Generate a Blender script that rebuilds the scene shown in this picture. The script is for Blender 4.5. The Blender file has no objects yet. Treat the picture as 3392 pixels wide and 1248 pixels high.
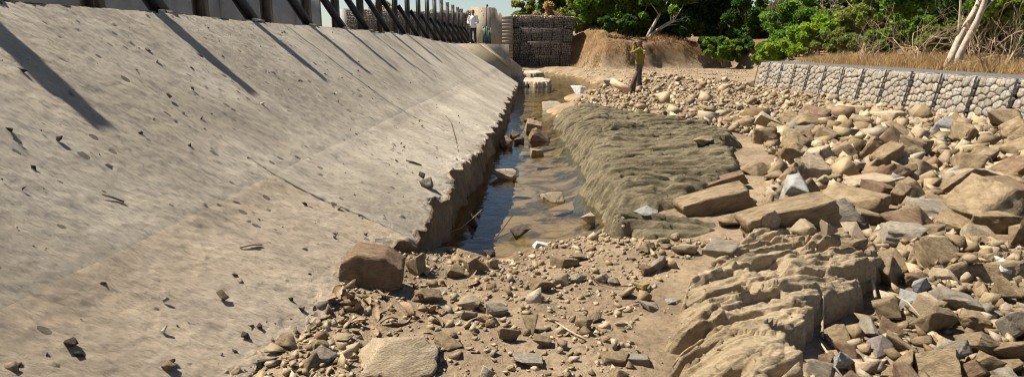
import bpy, bmesh, math, random
import numpy as np
from mathutils import Vector, Matrix

# ------------------------------------------------------------------ camera, sky, sun, exposure
SC = bpy.context.scene
COL = SC.collection
FPX, PW, PH = 2000.0, 3392.0, 1248.0
PITCH = math.atan(474 / FPX)
YAW = math.atan(94 * math.cos(PITCH) / FPX)
EYE = 1.6
cam_d = bpy.data.cameras.new('camera')
cam_d.sensor_fit = 'HORIZONTAL'
cam_d.sensor_width = 36
cam_d.lens = 36 * FPX / PW
cam_d.clip_start, cam_d.clip_end = 0.05, 2000
cam = bpy.data.objects.new('camera', cam_d)
COL.objects.link(cam)
cam.location = (0, 0, EYE)
cam.rotation_euler = (math.pi / 2 - PITCH, 0, YAW)
SC.camera = cam

SUN_TRAVEL = Vector((1.74, -0.52, -2.68)).normalized()
to_sun = -SUN_TRAVEL
sun_el = math.asin(to_sun.z)
sun_az = math.atan2(to_sun.x, to_sun.y)
world = bpy.data.worlds.new('World')
SC.world = world
world.use_nodes = True
wn = world.node_tree
bg = wn.nodes['Background']
sky = wn.nodes.new('ShaderNodeTexSky')
sky.sky_type = 'NISHITA'
sky.sun_disc = False
sky.sun_elevation = sun_el
sky.sun_rotation = sun_az
sky.air_density, sky.dust_density, sky.ozone_density = 1.0, 0.5, 1.4
wn.links.new(sky.outputs[0], bg.inputs[0])
bg.inputs[1].default_value = 0.05
sun_d = bpy.data.lights.new('sun', 'SUN')
sun_d.energy = 5.0
sun_d.angle = math.radians(0.55)
sun_d.color = (1.0, 0.925, 0.80)
sun = bpy.data.objects.new('sun', sun_d)
COL.objects.link(sun)
sun.rotation_euler = SUN_TRAVEL.to_track_quat('-Z', 'Y').to_euler()
SC.view_settings.view_transform = 'Standard'
SC.view_settings.look = 'None'
SC.view_settings.gamma = 1.0
SC.view_settings.exposure = 1.08
SC.cycles.filter_width = 1.1
SC.cycles.max_bounces = 8
SC.cycles.transparent_max_bounces = 12

# ------------------------------------------------------------------ helpers
rng = np.random.default_rng(7)
_F = np.array([-math.sin(YAW) * math.cos(PITCH), math.cos(YAW) * math.cos(PITCH), -math.sin(PITCH)])
_R = np.array([math.cos(YAW), math.sin(YAW), 0.0])
_U = np.cross(_R, _F)


def ray(px, py):
    return _F + _R * (px - PW / 2) / FPX - _U * (py - PH / 2) / FPX


def at_y(px, py, y):
    d = ray(px, py)
    return np.array([0, 0, EYE]) + d * (y / d[1])


def xat(px, y):
    return float(at_y(px, 150, y)[0])


def zat(px, py, y):
    return float(at_y(px, py, y)[2])


def hit(px, py, fn):
    """first place where the sight line meets the surface z = fn(x, y)"""
    d = ray(px, py)
    t = np.linspace(1.5, 60, 6000)
    X, Y, Z = d[0] * t, d[1] * t, EYE + d[2] * t
    below = Z < fn(X, Y)
    i = int(np.argmax(below)) if below.any() else len(t) - 1
    return float(X[i]), float(Y[i]), float(Z[i]), float(t[i])


def _hash(ix, iy, iz, seed):
    h = (ix.astype(np.int64) * 374761393 + iy.astype(np.int64) * 668265263 + iz.astype(np.int64) * 2147483647 + seed * 974634777) & 0xFFFFFFFF
    h = ((h ^ (h >> 13)) * 1274126177) & 0xFFFFFFFF
    h = ((h ^ (h >> 16)) * 2246822519) & 0xFFFFFFFF
    return ((h ^ (h >> 13)) & 0xFFFFFF) / float(0xFFFFFF)


def noise3(x, y, z, seed=0):
    x, y, z = np.broadcast_arrays(np.asarray(x, float), np.asarray(y, float), np.asarray(z, float))
    ix, iy, iz = np.floor(x), np.floor(y), np.floor(z)
    fx, fy, fz = x - ix, y - iy, z - iz
    fx, fy, fz = [f * f * (3 - 2 * f) for f in (fx, fy, fz)]
    r = 0
    for a in (0, 1):
        for b in (0, 1):
            for c in (0, 1):
                w = (fx if a else 1 - fx) * (fy if b else 1 - fy) * (fz if c else 1 - fz)
                r = r + w * _hash(ix + a, iy + b, iz + c, seed)
    return r * 2 - 1


def noise2(x, y, seed=0):
    x, y = np.broadcast_arrays(np.asarray(x, float), np.asarray(y, float))
    ix, iy = np.floor(x), np.floor(y)
    fx, fy = x - ix, y - iy
    fx, fy = fx * fx * (3 - 2 * fx), fy * fy * (3 - 2 * fy)
    z0 = np.zeros_like(ix)
    return ((_hash(ix, iy, z0, seed) * (1 - fx) + _hash(ix + 1, iy, z0, seed) * fx) * (1 - fy)
            + (_hash(ix, iy + 1, z0, seed) * (1 - fx) + _hash(ix + 1, iy + 1, z0, seed) * fx) * fy) * 2 - 1


def fbm2(x, y, seed=0, oct=4, gain=0.5):
    r, a, f = 0, 1.0, 1.0
    for o in range(oct):
        r = r + a * noise2(x * f + 17.3 * o, y * f - 9.1 * o, seed + o)
        a *= gain
        f *= 2.03
    return r


def fbm3(p, s, seed=0, oct=3, gain=0.5):
    r, a, f = 0, 1.0, s
    for o in range(oct):
        r = r + a * noise3(p[:, 0] * f + 5.2 * o, p[:, 1] * f + 1.7 * o, p[:, 2] * f - 3.1 * o, seed + o)
        a *= gain
        f *= 2.03
    return r


def sstep(a, b, x):
    t = np.clip((x - a) / (b - a), 0, 1)
    return t * t * (3 - 2 * t)


def sdf_poly(poly, x, y):
    """signed distance, positive inside"""
    x, y = np.broadcast_arrays(np.asarray(x, float), np.asarray(y, float))
    P = np.array(poly, float)
    d2 = np.full(x.shape, 1e18)
    ins = np.zeros(x.shape, bool)
    n = len(P)
    for i in range(n):
        ax, ay = P[i]
        bx, by = P[(i + 1) % n]
        ex, ey = bx - ax, by - ay
        t = np.clip(((x - ax) * ex + (y - ay) * ey) / (ex * ex + ey * ey + 1e-12), 0, 1)
        dx, dy = x - ax - ex * t, y - ay - ey * t
        d2 = np.minimum(d2, dx * dx + dy * dy)
        c = (ay > y) != (by > y)
        with np.errstate(divide='ignore', invalid='ignore'):
            xi = ax + (y - ay) * ex / (ey if ey != 0 else 1e-12)
        ins ^= c & (x < xi)
    d = np.sqrt(d2)
    return np.where(ins, d, -d)


def mesh_np(name, V, Fc, smooth=False, cols=None, uvs=None):
    """V (n,3), Fc (m,k) int array or list of such arrays"""
    me = bpy.data.meshes.new(name)
    V = np.asarray(V, np.float32)
    Fl = Fc if isinstance(Fc, list) else [Fc]
    Fl = [np.asarray(f, np.int32) for f in Fl if len(f)]
    me.vertices.add(len(V))
    me.vertices.foreach_set('co', V.ravel())
    loops = np.concatenate([f.ravel() for f in Fl])
    tot = np.concatenate([np.full(len(f), f.shape[1], np.int32) for f in Fl])
    st = np.concatenate([[0], np.cumsum(tot)[:-1]]).astype(np.int32)
    me.loops.add(len(loops))
    me.loops.foreach_set('vertex_index', loops)
    me.polygons.add(len(tot))
    me.polygons.foreach_set('loop_start', st)
    me.polygons.foreach_set('loop_total', tot)
    if smooth:
        me.polygons.foreach_set('use_smooth', np.ones(len(tot), bool))
    if cols is not None:
        ca = me.color_attributes.new('tint', 'FLOAT_COLOR', 'POINT')
        c4 = np.ones((len(V), 4), np.float32)
        c4[:, :3] = cols
        ca.data.foreach_set('color', c4.ravel())
    me.update(calc_edges=True)
    me.validate()
    return me


def obj(name, me, m=None, parent=None, label=None, cat=None, group=None, kind=None, loc=None, rot=None, scale=None):
    o = bpy.data.objects.new(name, me)
    COL.objects.link(o)
    if m is not None and me is not None and not me.materials:
        me.materials.append(m)
    if parent is not None:
        o.parent = parent
    if label:
        o['label'] = label
    if cat:
        o['category'] = cat
    if group:
        o['group'] = group
    if kind or cat:
        o['kind'] = kind or 'thing'
    if loc is not None:
        o.location = loc
    if rot is not None:
        o.rotation_euler = rot
    if scale is not None:
        o.scale = scale
    return o


def grid_faces(nu, nv):
    i = np.arange((nu - 1) * (nv - 1))
    a = (i // (nv - 1)) * nv + i % (nv - 1)
    return np.stack([a, a + 1, a + nv + 1, a + nv], 1)


class MB:
    """collects simple solids into one mesh"""
    def __init__(self):
        self.V, self.Q, self.T, self.n = [], [], [], 0

    def add(self, V, Q=None, T=None):
        V = np.asarray(V, float)
        self.V.append(V)
        if Q is not None and len(Q):
            self.Q.append(np.asarray(Q) + self.n)
        if T is not None and len(T):
            self.T.append(np.asarray(T) + self.n)
        self.n += len(V)
        return self

    def box(self, c, s, rz=0.0, M=None):
        V = np.array([[x, y, z] for x in (-.5, .5) for y in (-.5, .5) for z in (-.5, .5)]) * np.array(s, float)
        if rz:
            ca, sa = math.cos(rz), math.sin(rz)
            V = V @ np.array([[ca, sa, 0], [-sa, ca, 0], [0, 0, 1]])
        if M is not None:
            V = V @ np.array(M).T
        return self.add(V + np.array(c, float), [[0, 1, 3, 2], [4, 6, 7, 5], [0, 4, 5, 1], [2, 3, 7, 6], [0, 2, 6, 4], [1, 5, 7, 3]])

    def tube(self, pts, rad, k=6, cap=True):
        P = np.asarray(pts, float)
        n = len(P)
        r = np.broadcast_to(np.asarray(rad, float), (n,))
        T = np.gradient(P, axis=0)
        T /= np.linalg.norm(T, axis=1)[:, None] + 1e-9
        ref = np.array([0, 0, 1.0]) if abs(T[:, 2]).mean() < .8 else np.array([1.0, 0, 0])
        A = np.cross(T, ref)
        A /= np.linalg.norm(A, axis=1)[:, None] + 1e-9
        B = np.cross(T, A)
        th = np.arange(k) * 2 * math.pi / k
        V = P[:, None] + r[:, None, None] * (np.cos(th)[None, :, None] * A[:, None] + np.sin(th)[None, :, None] * B[:, None])
        Q = []
        for i in range(n - 1):
            for j in range(k):
                j2 = (j + 1) % k
                Q.append([i * k + j, i * k + j2, (i + 1) * k + j2, (i + 1) * k + j])
        V = V.reshape(-1, 3)
        T3 = []
        if cap:
            V = np.concatenate([V, P[:1], P[-1:]])
            for j in range(k):
                j2 = (j + 1) % k
                T3.append([n * k, j2, j])
                T3.append([n * k + 1, (n - 1) * k + j, (n - 1) * k + j2])
        return self.add(V, Q, T3)

    def prism(self, poly, axis, a0, a1):
        """polygon in the plane across `axis` (0=x,1=y,2=z) between a0 and a1"""
        n = len(poly)
        V = []
        for a in (a0, a1):
            for (p, q) in poly:
                V.append([a, p, q] if axis == 0 else [p, a, q] if axis == 1 else [p, q, a])
        Q = [[i, (i + 1) % n, n + (i + 1) % n, n + i] for i in range(n)]
        T = [[0, i + 1, i] for i in range(1, n - 1)] + [[n, n + i, n + i + 1] for i in range(1, n - 1)]
        return self.add(V, Q, T)

    def mesh(self, name, smooth=False, cols=None):
        F = []
        if self.Q:
            F.append(np.concatenate(self.Q))
        if self.T:
            F.append(np.concatenate(self.T))
        me = mesh_np(name, np.concatenate(self.V), F, smooth, cols)
        bm = bmesh.new()
        bm.from_mesh(me)
        bmesh.ops.recalc_face_normals(bm, faces=bm.faces)
        bm.to_mesh(me)
        bm.free()
        return me


# ------------------------------------------------------------------ materials
def new_mat(name, rough=0.9, spec=0.2):
    m = bpy.data.materials.new(name)
    m.use_nodes = True
    nt = m.node_tree
    b = nt.nodes['Principled BSDF']
    b.inputs['Roughness'].default_value = rough
    b.inputs['Specular IOR Level'].default_value = spec
    return m, nt, b


def nz(nt, vec, scale, detail=5.0, rough=0.55, dist=0.0):
    n = nt.nodes.new('ShaderNodeTexNoise')
    n.inputs['Scale'].default_value = scale
    n.inputs['Detail'].default_value = detail
    n.inputs['Roughness'].default_value = rough
    n.inputs['Distortion'].default_value = dist
    if vec is not None:
        nt.links.new(vec, n.inputs['Vector'])
    return n.outputs['Fac']


def ramp(nt, fac, stops):
    r = nt.nodes.new('ShaderNodeValToRGB')
    e = r.color_ramp.elements
    while len(e) < len(stops):
        e.new(0.5)
    for i, (p, c) in enumerate(stops):
        e[i].position = p
        e[i].color = (*c, 1) if len(c) == 3 else c
    nt.links.new(fac, r.inputs[0])
    return r.outputs[0]


def mapping(nt, coord, scale=(1, 1, 1), rot=(0, 0, 0)):
    t = nt.nodes.new('ShaderNodeTexCoord')
    mp = nt.nodes.new('ShaderNodeMapping')
    mp.inputs['Scale'].default_value = scale
    mp.inputs['Rotation'].default_value = rot
    nt.links.new(t.outputs[coord], mp.inputs['Vector'])
    return mp.outputs[0]


def mix(nt, fac, a, b, mode='MIX'):
    n = nt.nodes.new('ShaderNodeMix')
    n.data_type = 'RGBA'
    n.blend_type = mode
    for sock, v in ((n.inputs[0], fac), (n.inputs[6], a), (n.inputs[7], b)):
        if hasattr(v, 'is_output'):
            nt.links.new(v, sock)
        elif isinstance(v, (int, float)):
            sock.default_value = v
        else:
            sock.default_value = (*v, 1)
    return n.outputs[2]


def bump(nt, b, h, strength=0.5, dist=0.02, prev=None):
    n = nt.nodes.new('ShaderNodeBump')
    n.inputs['Strength'].default_value = strength
    n.inputs['Distance'].default_value = dist
    nt.links.new(h, n.inputs['Height'])
    if prev is not None:
        nt.links.new(prev, n.inputs['Normal'])
    nt.links.new(n.outputs[0], b.inputs['Normal'])
    return n.outputs[0]


def mth(nt, op, a, b=None):
    n = nt.nodes.new('ShaderNodeMath')
    n.operation = op
    for s, v in zip(n.inputs, (a, b)):
        if v is None:
            continue
        if hasattr(v, 'is_output'):
            nt.links.new(v, s)
        else:
            s.default_value = v
    return n.outputs[0]


def rock_mat(name, c0, c1, c2, vary=0.25, strata=True):
    m, nt, b = new_mat(name, 0.88, 0.25)
    v = mapping(nt, 'Object')
    vs = mapping(nt, 'Object', (1.2, 1.2, 7))
    f1 = nz(nt, v, 2.2, 6, 0.6)
    base = ramp(nt, f1, [(0.3, c0), (0.5, c1), (0.72, c2)])
    f2 = nz(nt, vs if strata else v, 3.0, 8, 0.65)
    base = mix(nt, 0.55, base, ramp(nt, f2, [(0.32, (0.45, 0.42, 0.38)), (0.55, (1, 1, 1)), (0.75, (1.12, 1.08, 1.0))]), 'MULTIPLY')
    oi = nt.nodes.new('ShaderNodeObjectInfo')
    base = mix(nt, vary, base, ramp(nt, oi.outputs['Random'], [(0, (0.72, 0.70, 0.68)), (0.35, (1.0, .97, .92)), (0.7, (1.12, 1.0, 0.82)), (1, (1.2, 1.15, 1.08))]), 'MULTIPLY')
    nt.links.new(base, b.inputs['Base Color'])
    n1 = bump(nt, b, nz(nt, v, 9, 9, 0.7), 0.75, 0.05)
    if strata:
        n1 = bump(nt, b, f2, 0.5, 0.04, n1)
    bump(nt, b, nz(nt, v, 60, 5, 0.7), 0.35, 0.006, n1)
    return m


M = {}
M['tan'] = rock_mat('tan_sandstone', (.18, .125, .07), (.31, .23, .135), (.41, .32, .20))
M['brown'] = rock_mat('brown_sandstone', (.15, .095, .055), (.24, .16, .10), (.33, .235, .15))
M['grey'] = rock_mat('grey_stone', (.25, .215, .165), (.35, .305, .24), (.43, .38, .305))
M['blue'] = rock_mat('blue_grey_stone', (.26, .26, .25), (.36, .355, .34), (.44, .435, .415), strata=False)
M['pale'] = rock_mat('pale_stone', (.36, .28, .18), (.45, .36, .245), (.52, .43, .31))
M['white'] = rock_mat('white_stone', (.6, .58, .54), (.72, .70, .66), (.8, .79, .76), strata=False)
M['purple'] = rock_mat('purple_grey_stone', (.22, .18, .165), (.29, .245, .225), (.35, .30, .275), strata=False)
M['yellow'] = rock_mat('ochre_stone', (.36, .24, .09), (.50, .37, .16), (.58, .46, .25))
M['dark'] = rock_mat('dark_wet_stone', (.05, .042, .033), (.10, .08, .06), (.17, .135, .10))


def tint_mat(name, rough=0.9, bscale=14, bstr=0.7, bdist=0.03, coord='Object'):
    m, nt, b = new_mat(name, rough, 0.2)
    a = nt.nodes.new('ShaderNodeVertexColor')
    a.layer_name = 'tint'
    v = mapping(nt, coord)
    f = nz(nt, v, bscale * .5, 6, .65)
    c = mix(nt, 0.6, a.outputs[0], ramp(nt, f, [(0.3, (.6, .58, .55)), (0.6, (1.08, 1.06, 1.02))]), 'MULTIPLY')
    nt.links.new(c, b.inputs['Base Color'])
    bump(nt, b, nz(nt, v, bscale, 8, .7), bstr, bdist)
    return m


M['rubble'] = tint_mat('rubble_stone')
M['gabion_stone'] = tint_mat('gabion_stone', bscale=16, bstr=.55, bdist=.025)


def concrete_mat(name, ca, cb, cc, pink=0.0):
    m, nt, b = new_mat(name, 0.92, 0.15)
    v = mapping(nt, 'Object')
    vd = mapping(nt, 'Object', (0.5, 2.6, 0.5))          # streaks running down the slope
    f = nz(nt, v, 0.9, 6, .6)
    base = ramp(nt, f, [(.32, ca), (.5, cb), (.68, cc)])
    st = nz(nt, vd, 1.6, 7, .6, .6)
    base = mix(nt, .75, base, ramp(nt, st, [(.30, (.66, .66, .66)), (.46, (.92, .92, .92)), (.58, (1.02, 1.02, 1.0)), (.72, (1.22, 1.2, 1.16))]), 'MULTIPLY')
    fine = nz(nt, mapping(nt, 'Object', (3, 9, 3)), 6, 8, .75)
    base = mix(nt, .8, base, ramp(nt, fine, [(.30, (.5, .49, .48)), (.45, (.92, .92, .92)), (.58, (1.06, 1.06, 1.06)), (.75, (1.28, 1.28, 1.28))]), 'MULTIPLY')
    # dark specks: grit, dirt-filled holes and stones' shaded sides put into the colour
    vo = nt.nodes.new('ShaderNodeTexVoronoi')
    vo.inputs['Scale'].default_value = 9
    nt.links.new(mapping(nt, 'Object', (1, 1.5, 1)), vo.inputs['Vector'])
    sel = nt.nodes.new('ShaderNodeSeparateColor')
    nt.links.new(vo.outputs['Color'], sel.inputs[0])
    r = mth(nt, 'MULTIPLY', mth(nt, 'GREATER_THAN', sel.outputs[0], .62), mth(nt, 'MULTIPLY', mth(nt, 'POWER', sel.outputs[1], 2.0), .36))
    spot = mth(nt, 'LESS_THAN', vo.outputs['Distance'], r)
    vw = nz(nt, mapping(nt, 'Object', (.15, .35, .15)), 2, 3, .5)
    spot = mth(nt, 'MULTIPLY', spot, mth(nt, 'GREATER_THAN', vw, .44))
    base = mix(nt, mth(nt, 'MULTIPLY', spot, .8), base, (.09, .075, .06))
    nt.links.new(base, b.inputs['Base Color'])
    n1 = bump(nt, b, fine, .9, .03)
    n2 = bump(nt, b, nz(nt, mapping(nt, 'Object', (1, 2.4, 1)), 30, 8, .75), .7, .012, n1)
    bump(nt, b, nz(nt, v, 140, 3, .7), .4, .003, n2)
    return m


M['concrete'] = concrete_mat('weathered_concrete', (.31, .265, .205), (.40, .345, .27), (.50, .44, .355))
M['concrete_tan'] = concrete_mat('sandy_concrete', (.35, .28, .20), (.415, .335, .245), (.48, .395, .30))
M['concrete_far'] = concrete_mat('abutment_concrete', (.34, .27, .185), (.42, .345, .25), (.50, .42, .31))
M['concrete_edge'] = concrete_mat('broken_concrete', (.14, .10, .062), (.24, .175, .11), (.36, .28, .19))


def plain(name, c, rough=.7, metal=0.0, scale=20, amt=.35, bstr=.2, bdist=.005):
    m, nt, b = new_mat(name, rough, .3)
    b.inputs['Metallic'].default_value = metal
    v = mapping(nt, 'Object')
    f = nz(nt, v, scale, 6, .65)
    k = lambda s: tuple(min(1, q * s) for q in c)
    nt.links.new(ramp(nt, f, [(.25, k(1 - amt)), (.55, c), (.8, k(1 + amt))]), b.inputs['Base Color'])
    bump(nt, b, f, bstr, bdist)
    return m


M['steel'] = plain('dark_weathered_steel', (.042, .040, .040), .6, .2, 5, .5)
M['rust'] = plain('rusty_steel', (.13, .075, .045), .75, .2, 8, .5)
M['wire'] = plain('galvanised_wire', (.22, .22, .22), .5, .6)
M['greywall'] = plain('grey_render', (.24, .235, .225), .9, 0, 3, .25)
M['gate'] = plain('green_painted_steel', (.07, .13, .105), .5, .1, 8, .35)
M['paint'] = plain('yellow_lettering', (.62, .55, .16), .6)
M['stick'] = plain('dry_wood', (.40, .29, .18), .85, 0, 14, .4, .4, .01)
M['log'] = plain('cut_timber', (.58, .40, .25), .8, 0, 10, .35, .4, .01)
M['dlog'] = plain('dark_timber', (.10, .055, .035), .85, 0, 10, .5, .4, .01)
M['bark'] = plain('brown_bark', (.16, .105, .07), .9, 0, 7, .55, .8, .04)
M['barkpale'] = plain('pale_bark', (.46, .37, .28), .85, 0, 6, .4, .6, .03)
M['deadleaf'] = plain('dead_leaf', (.26, .17, .095), .7, 0, 9, .55)
M['plastic'] = plain('white_plastic', (.72, .72, .71), .5, 0, 6, .12)
M['skin'] = plain('brown_skin', (.17, .085, .05), .55, 0, 10, .15)
M['hair'] = plain('black_hair', (.012, .010, .009), .6, 0, 30, .4)
M['shirt_white'] = plain('white_cotton', (.72, .70, .71), .85, 0, 25, .08, .4, .01)
M['trouser_navy'] = plain('navy_trousers', (.022, .026, .042), .8, 0, 25, .25, .4, .01)
M['shirt_olive'] = plain('olive_cotton', (.185, .137, .02), .85, 0, 14, .22, .5, .015)
M['trouser_grey'] = plain('dusty_grey_trousers', (.10, .095, .08), .85, 0, 9, .6, .5, .015)
M['cap'] = plain('dark_cap', (.045, .045, .06), .8, 0, 25, .3)
M['shoe_pale'] = plain('pale_shoe', (.42, .40, .37), .7)
M['shoe_brown'] = plain('brown_shoe', (.12, .07, .04), .7)
M['phone'] = plain('black_phone', (.02, .02, .022), .35)


def leaf_mat(name, glow=(1.2, 1.35, .6)):
    m, nt, b = new_mat(name, .55, .3)
    a = nt.nodes.new('ShaderNodeVertexColor')
    a.layer_name = 'tint'
    nt.links.new(a.outputs[0], b.inputs['Base Color'])
    tr = nt.nodes.new('ShaderNodeBsdfTranslucent')
    nt.links.new(mix(nt, 1.0, a.outputs[0], glow, 'MULTIPLY'), tr.inputs[0])
    ms = nt.nodes.new('ShaderNodeMixShader')
    ms.inputs[0].default_value = .5
    out = nt.nodes['Material Output']
    nt.links.new(b.outputs[0], ms.inputs[1])
    nt.links.new(tr.outputs[0], ms.inputs[2])
    nt.links.new(ms.outputs[0], out.inputs[0])
    return m


M['leaf'] = leaf_mat('leaf')
M['dry'] = leaf_mat('dry_blade', (1.1, 1.0, .8))


def ground_material():
    m, nt, b = new_mat('silt_and_gravel', .92, .2)
    v = mapping(nt, 'Object')
    f = nz(nt, v, 1.1, 8, .62)
    base = ramp(nt, f, [(.30, (.14, .10, .064)), (.48, (.225, .165, .105)), (.62, (.295, .22, .14)), (.78, (.36, .28, .185))])
    g = nz(nt, v, 22, 6, .7)
    base = mix(nt, .8, base, ramp(nt, g, [(.32, (.5, .48, .45)), (.52, (1, 1, 1)), (.7, (1.25, 1.22, 1.15))]), 'MULTIPLY')
    # river silt and algae on the bed, darker damp rim: follows the height of the water line
    geo = nt.nodes.new('ShaderNodeNewGeometry')
    sx = nt.nodes.new('ShaderNodeSeparateXYZ')
    nt.links.new(geo.outputs['Position'], sx.inputs[0])
    zz = mth(nt, 'ADD', sx.outputs[2], mth(nt, 'MULTIPLY', mth(nt, 'SUBTRACT', nz(nt, v, 5, 4, .6), .5), .10))
    r = nt.nodes.new('ShaderNodeMapRange')
    r.inputs['From Min'].default_value = -.30
    r.inputs['From Max'].default_value = -.14
    nt.links.new(zz, r.inputs['Value'])
    silt = ramp(nt, nz(nt, v, 2.2, 7, .65, .8), [(.36, (.05, .040, .020)), (.47, (.15, .10, .05)), (.57, (.34, .235, .125))])
    base = mix(nt, r.outputs[0], silt, base)
    # red earth of the far bank
    r2 = nt.nodes.new('ShaderNodeMapRange')
    r2.inputs['From Min'].default_value = .45
    r2.inputs['From Max'].default_value = 1.3
    nt.links.new(zz, r2.inputs['Value'])
    red = ramp(nt, nz(nt, v, .8, 7, .65), [(.32, (.085, .05, .027)), (.5, (.19, .112, .056)), (.68, (.31, .20, .105))])
    base = mix(nt, r2.outputs[0], base, red)
    nt.links.new(base, b.inputs['Base Color'])
    n1 = bump(nt, b, g, .9, .03)
    bump(nt, b, nz(nt, v, 90, 4, .7), .6, .008, n1)
    return m


M['ground'] = ground_material()


def ledge_material(name, c, pale):
    m, nt, b = new_mat(name, .92, .2)
    v = mapping(nt, 'Object')
    va = mapping(nt, 'Object', (.7, 4.0, 3), (0, 0, math.radians(-8)))
    f = nz(nt, va, 1.8, 9, .68, .4)
    base = ramp(nt, f, [(.28, c[0]), (.45, c[1]), (.60, c[2]), (.78, c[3])])
    f2 = nz(nt, v, 1.0, 5, .6)
    base = mix(nt, mth(nt, 'MULTIPLY', ramp(nt, f2, [(.45, (0, 0, 0)), (.68, (1, 1, 1))]), .7), base, pale)
    g = nz(nt, v, 40, 6, .72)
    base = mix(nt, .7, base, ramp(nt, g, [(.32, (.5, .5, .48)), (.55, (1, 1, 1)), (.72, (1.2, 1.2, 1.15))]), 'MULTIPLY')
    nt.links.new(base, b.inputs['Base Color'])
    n1 = bump(nt, b, f, .8, .05)
    n2 = bump(nt, b, nz(nt, mapping(nt, 'Object', (3, 12, 6)), 3, 9, .72), .8, .03, n1)
    bump(nt, b, g, .7, .012, n2)
    return m


M['ledge'] = ledge_material('algae_dark_bedrock', [(.055, .045, .027), (.13, .105, .064), (.21, .172, .108), (.29, .24, .155)], (.17, .145, .085))
M['outcrop'] = ledge_material('tan_bedrock', [(.20, .14, .08), (.30, .225, .135), (.38, .29, .18), (.45, .36, .235)], (.47, .37, .24))


def water_material():
    m = bpy.data.materials.new('stream_water')
    m.use_nodes = True
    nt = m.node_tree
    nt.nodes.remove(nt.nodes['Principled BSDF'])
    out = nt.nodes['Material Output']
    tr = nt.nodes.new('ShaderNodeBsdfTransparent')
    tr.inputs[0].default_value = (.72, .72, .62, 1)
    gl = nt.nodes.new('ShaderNodeBsdfGlossy')
    gl.inputs['Roughness'].default_value = .015
    fr = nt.nodes.new('ShaderNodeFresnel')
    fr.inputs['IOR'].default_value = 1.34
    ms = nt.nodes.new('ShaderNodeMixShader')
    bp = nt.nodes.new('ShaderNodeBump')
    bp.inputs['Strength'].default_value = .35
    bp.inputs['Distance'].default_value = .02
    v = mapping(nt, 'Object', (1.0, 1.6, 1))
    nt.links.new(nz(nt, v, 5, 3, .5, .5), bp.inputs['Height'])
    nt.links.new(bp.outputs[0], gl.inputs['Normal'])
    nt.links.new(bp.outputs[0], fr.inputs['Normal'])
    nt.links.new(fr.outputs[0], ms.inputs[0])
    nt.links.new(tr.outputs[0], ms.inputs[1])
    nt.links.new(gl.outputs[0], ms.inputs[2])
    nt.links.new(ms.outputs[0], out.inputs[0])
    return m


M['water'] = water_material()

# ------------------------------------------------------------------ the lie of the land
WATER_Z = -0.30
WATER = [(-1.4, 5.30), (-.79, 5.36), (-.39, 5.19), (.12, 5.66), (.64, 5.97), (.75, 6.28), (.8, 6.9), (.8, 8.4), (.8, 10.3), (.6, 12.3),
         (.5, 14.4), (.45, 16.6), (.20, 18.2), (.10, 19.8), (.85, 18.9), (.94, 20.9), (1.01, 23.2), (1.4, 23.7), (2.23, 25.9), (3.47, 27.8), (3.65, 29.3),
         (3.11, 30.8), (2.6, 31.8), (2.16, 38.0), (.45, 43.0), (-.6, 44.0), (-2.5, 44), (-2.5, 5.3)]
BANK = [(9.25, -20), (9.25, 3), (9.05, 12), (8.85, 23.4), (9.4, 24.6), (11, 30), (14.5, 37.5), (12, 40.5), (8, 40.6), (5.5, 39.2), (3.7, 39.8), (2.9, 41.5), (2.6, 46),
        (-2.5, 47.6), (-8, 49), (-60, 55), (-60, 400), (400, 400), (400, -20)]
WALL_A, WALL_B = (8.15, 23.75), (8.75, 7.6)
WALL_TOP = 1.0


def wall_x(y):
    return WALL_B[0] + (WALL_A[0] - WALL_B[0]) * (y - WALL_B[1]) / (WALL_A[1] - WALL_B[1])


def base_h(x, y):
    x, y = np.broadcast_arrays(np.asarray(x, float), np.asarray(y, float))
    near = (y > 0) & (y < 60) & (x > -12) & (x < 30)
    d = np.full(x.shape, -20.0)
    d[near] = sdf_poly(WATER, x[near], y[near])
    wob = .12 * fbm2(x * 1.3, y * 1.3, 3, 3)
    dd = d + wob
    z = np.where(dd < 0, WATER_Z + .40 * (1 - np.exp(dd / .8)), WATER_Z - .30 * (1 - np.exp(-dd / .45)))
    z = z + .035 * fbm2(x * .7, y * .7, 11, 4) + .018 * fbm2(x * 4, y * 4, 21, 3) * np.where(dd < 0, 1, .6)
    z = z + .10 * sstep(-.5, -1.15, x) * sstep(5.0, 3.9, y)
    # gentle rise of the gravel bar towards the wall
    z = z + .06 * sstep(2, 8, x) * (y < 40)
    b = np.full(x.shape, -20.0)
    far = (x > -70) & (y > -25)
    b[far] = sdf_poly(BANK, x[far], y[far])
    bw = b + .25 * fbm2(x * .6, y * .6, 31, 3)
    rise = sstep(-.15, 1.1, bw)
    top = .95 + .03 * np.clip(bw, 0, 60) + .10 * fbm2(x * .5, y * .5, 41, 4)
    back = sstep(36, 40, y)
    top = top + back * (.75 + .25 * fbm2(x * .35, y * .35, 51, 3))
    top = top + 1.1 * np.exp(-(((x - 3.8) / 1.3) ** 2 + ((y - 46) / 2.6) ** 2)) + .5 * np.exp(-(((x - 5.0) / 1.5) ** 2 + ((y - 43) / 1.8) ** 2))
    z = z * (1 - rise) + np.maximum(top, z) * rise
    # reservoir side of the dam, and the trench under the dam itself
    ups = sstep(-5.0, -6.0, x)
    z = np.where(x < -5.0, z * (1 - ups) + (1.15 + .1 * fbm2(x * .4, y * .4, 61, 3) + sstep(40, 60, y) * 1.2) * ups, z)
    under = (x < -1.35) & (x > -5.6) & (y < 29)
    z = np.where(under, np.minimum(z, -.75), z)
    return z


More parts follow.
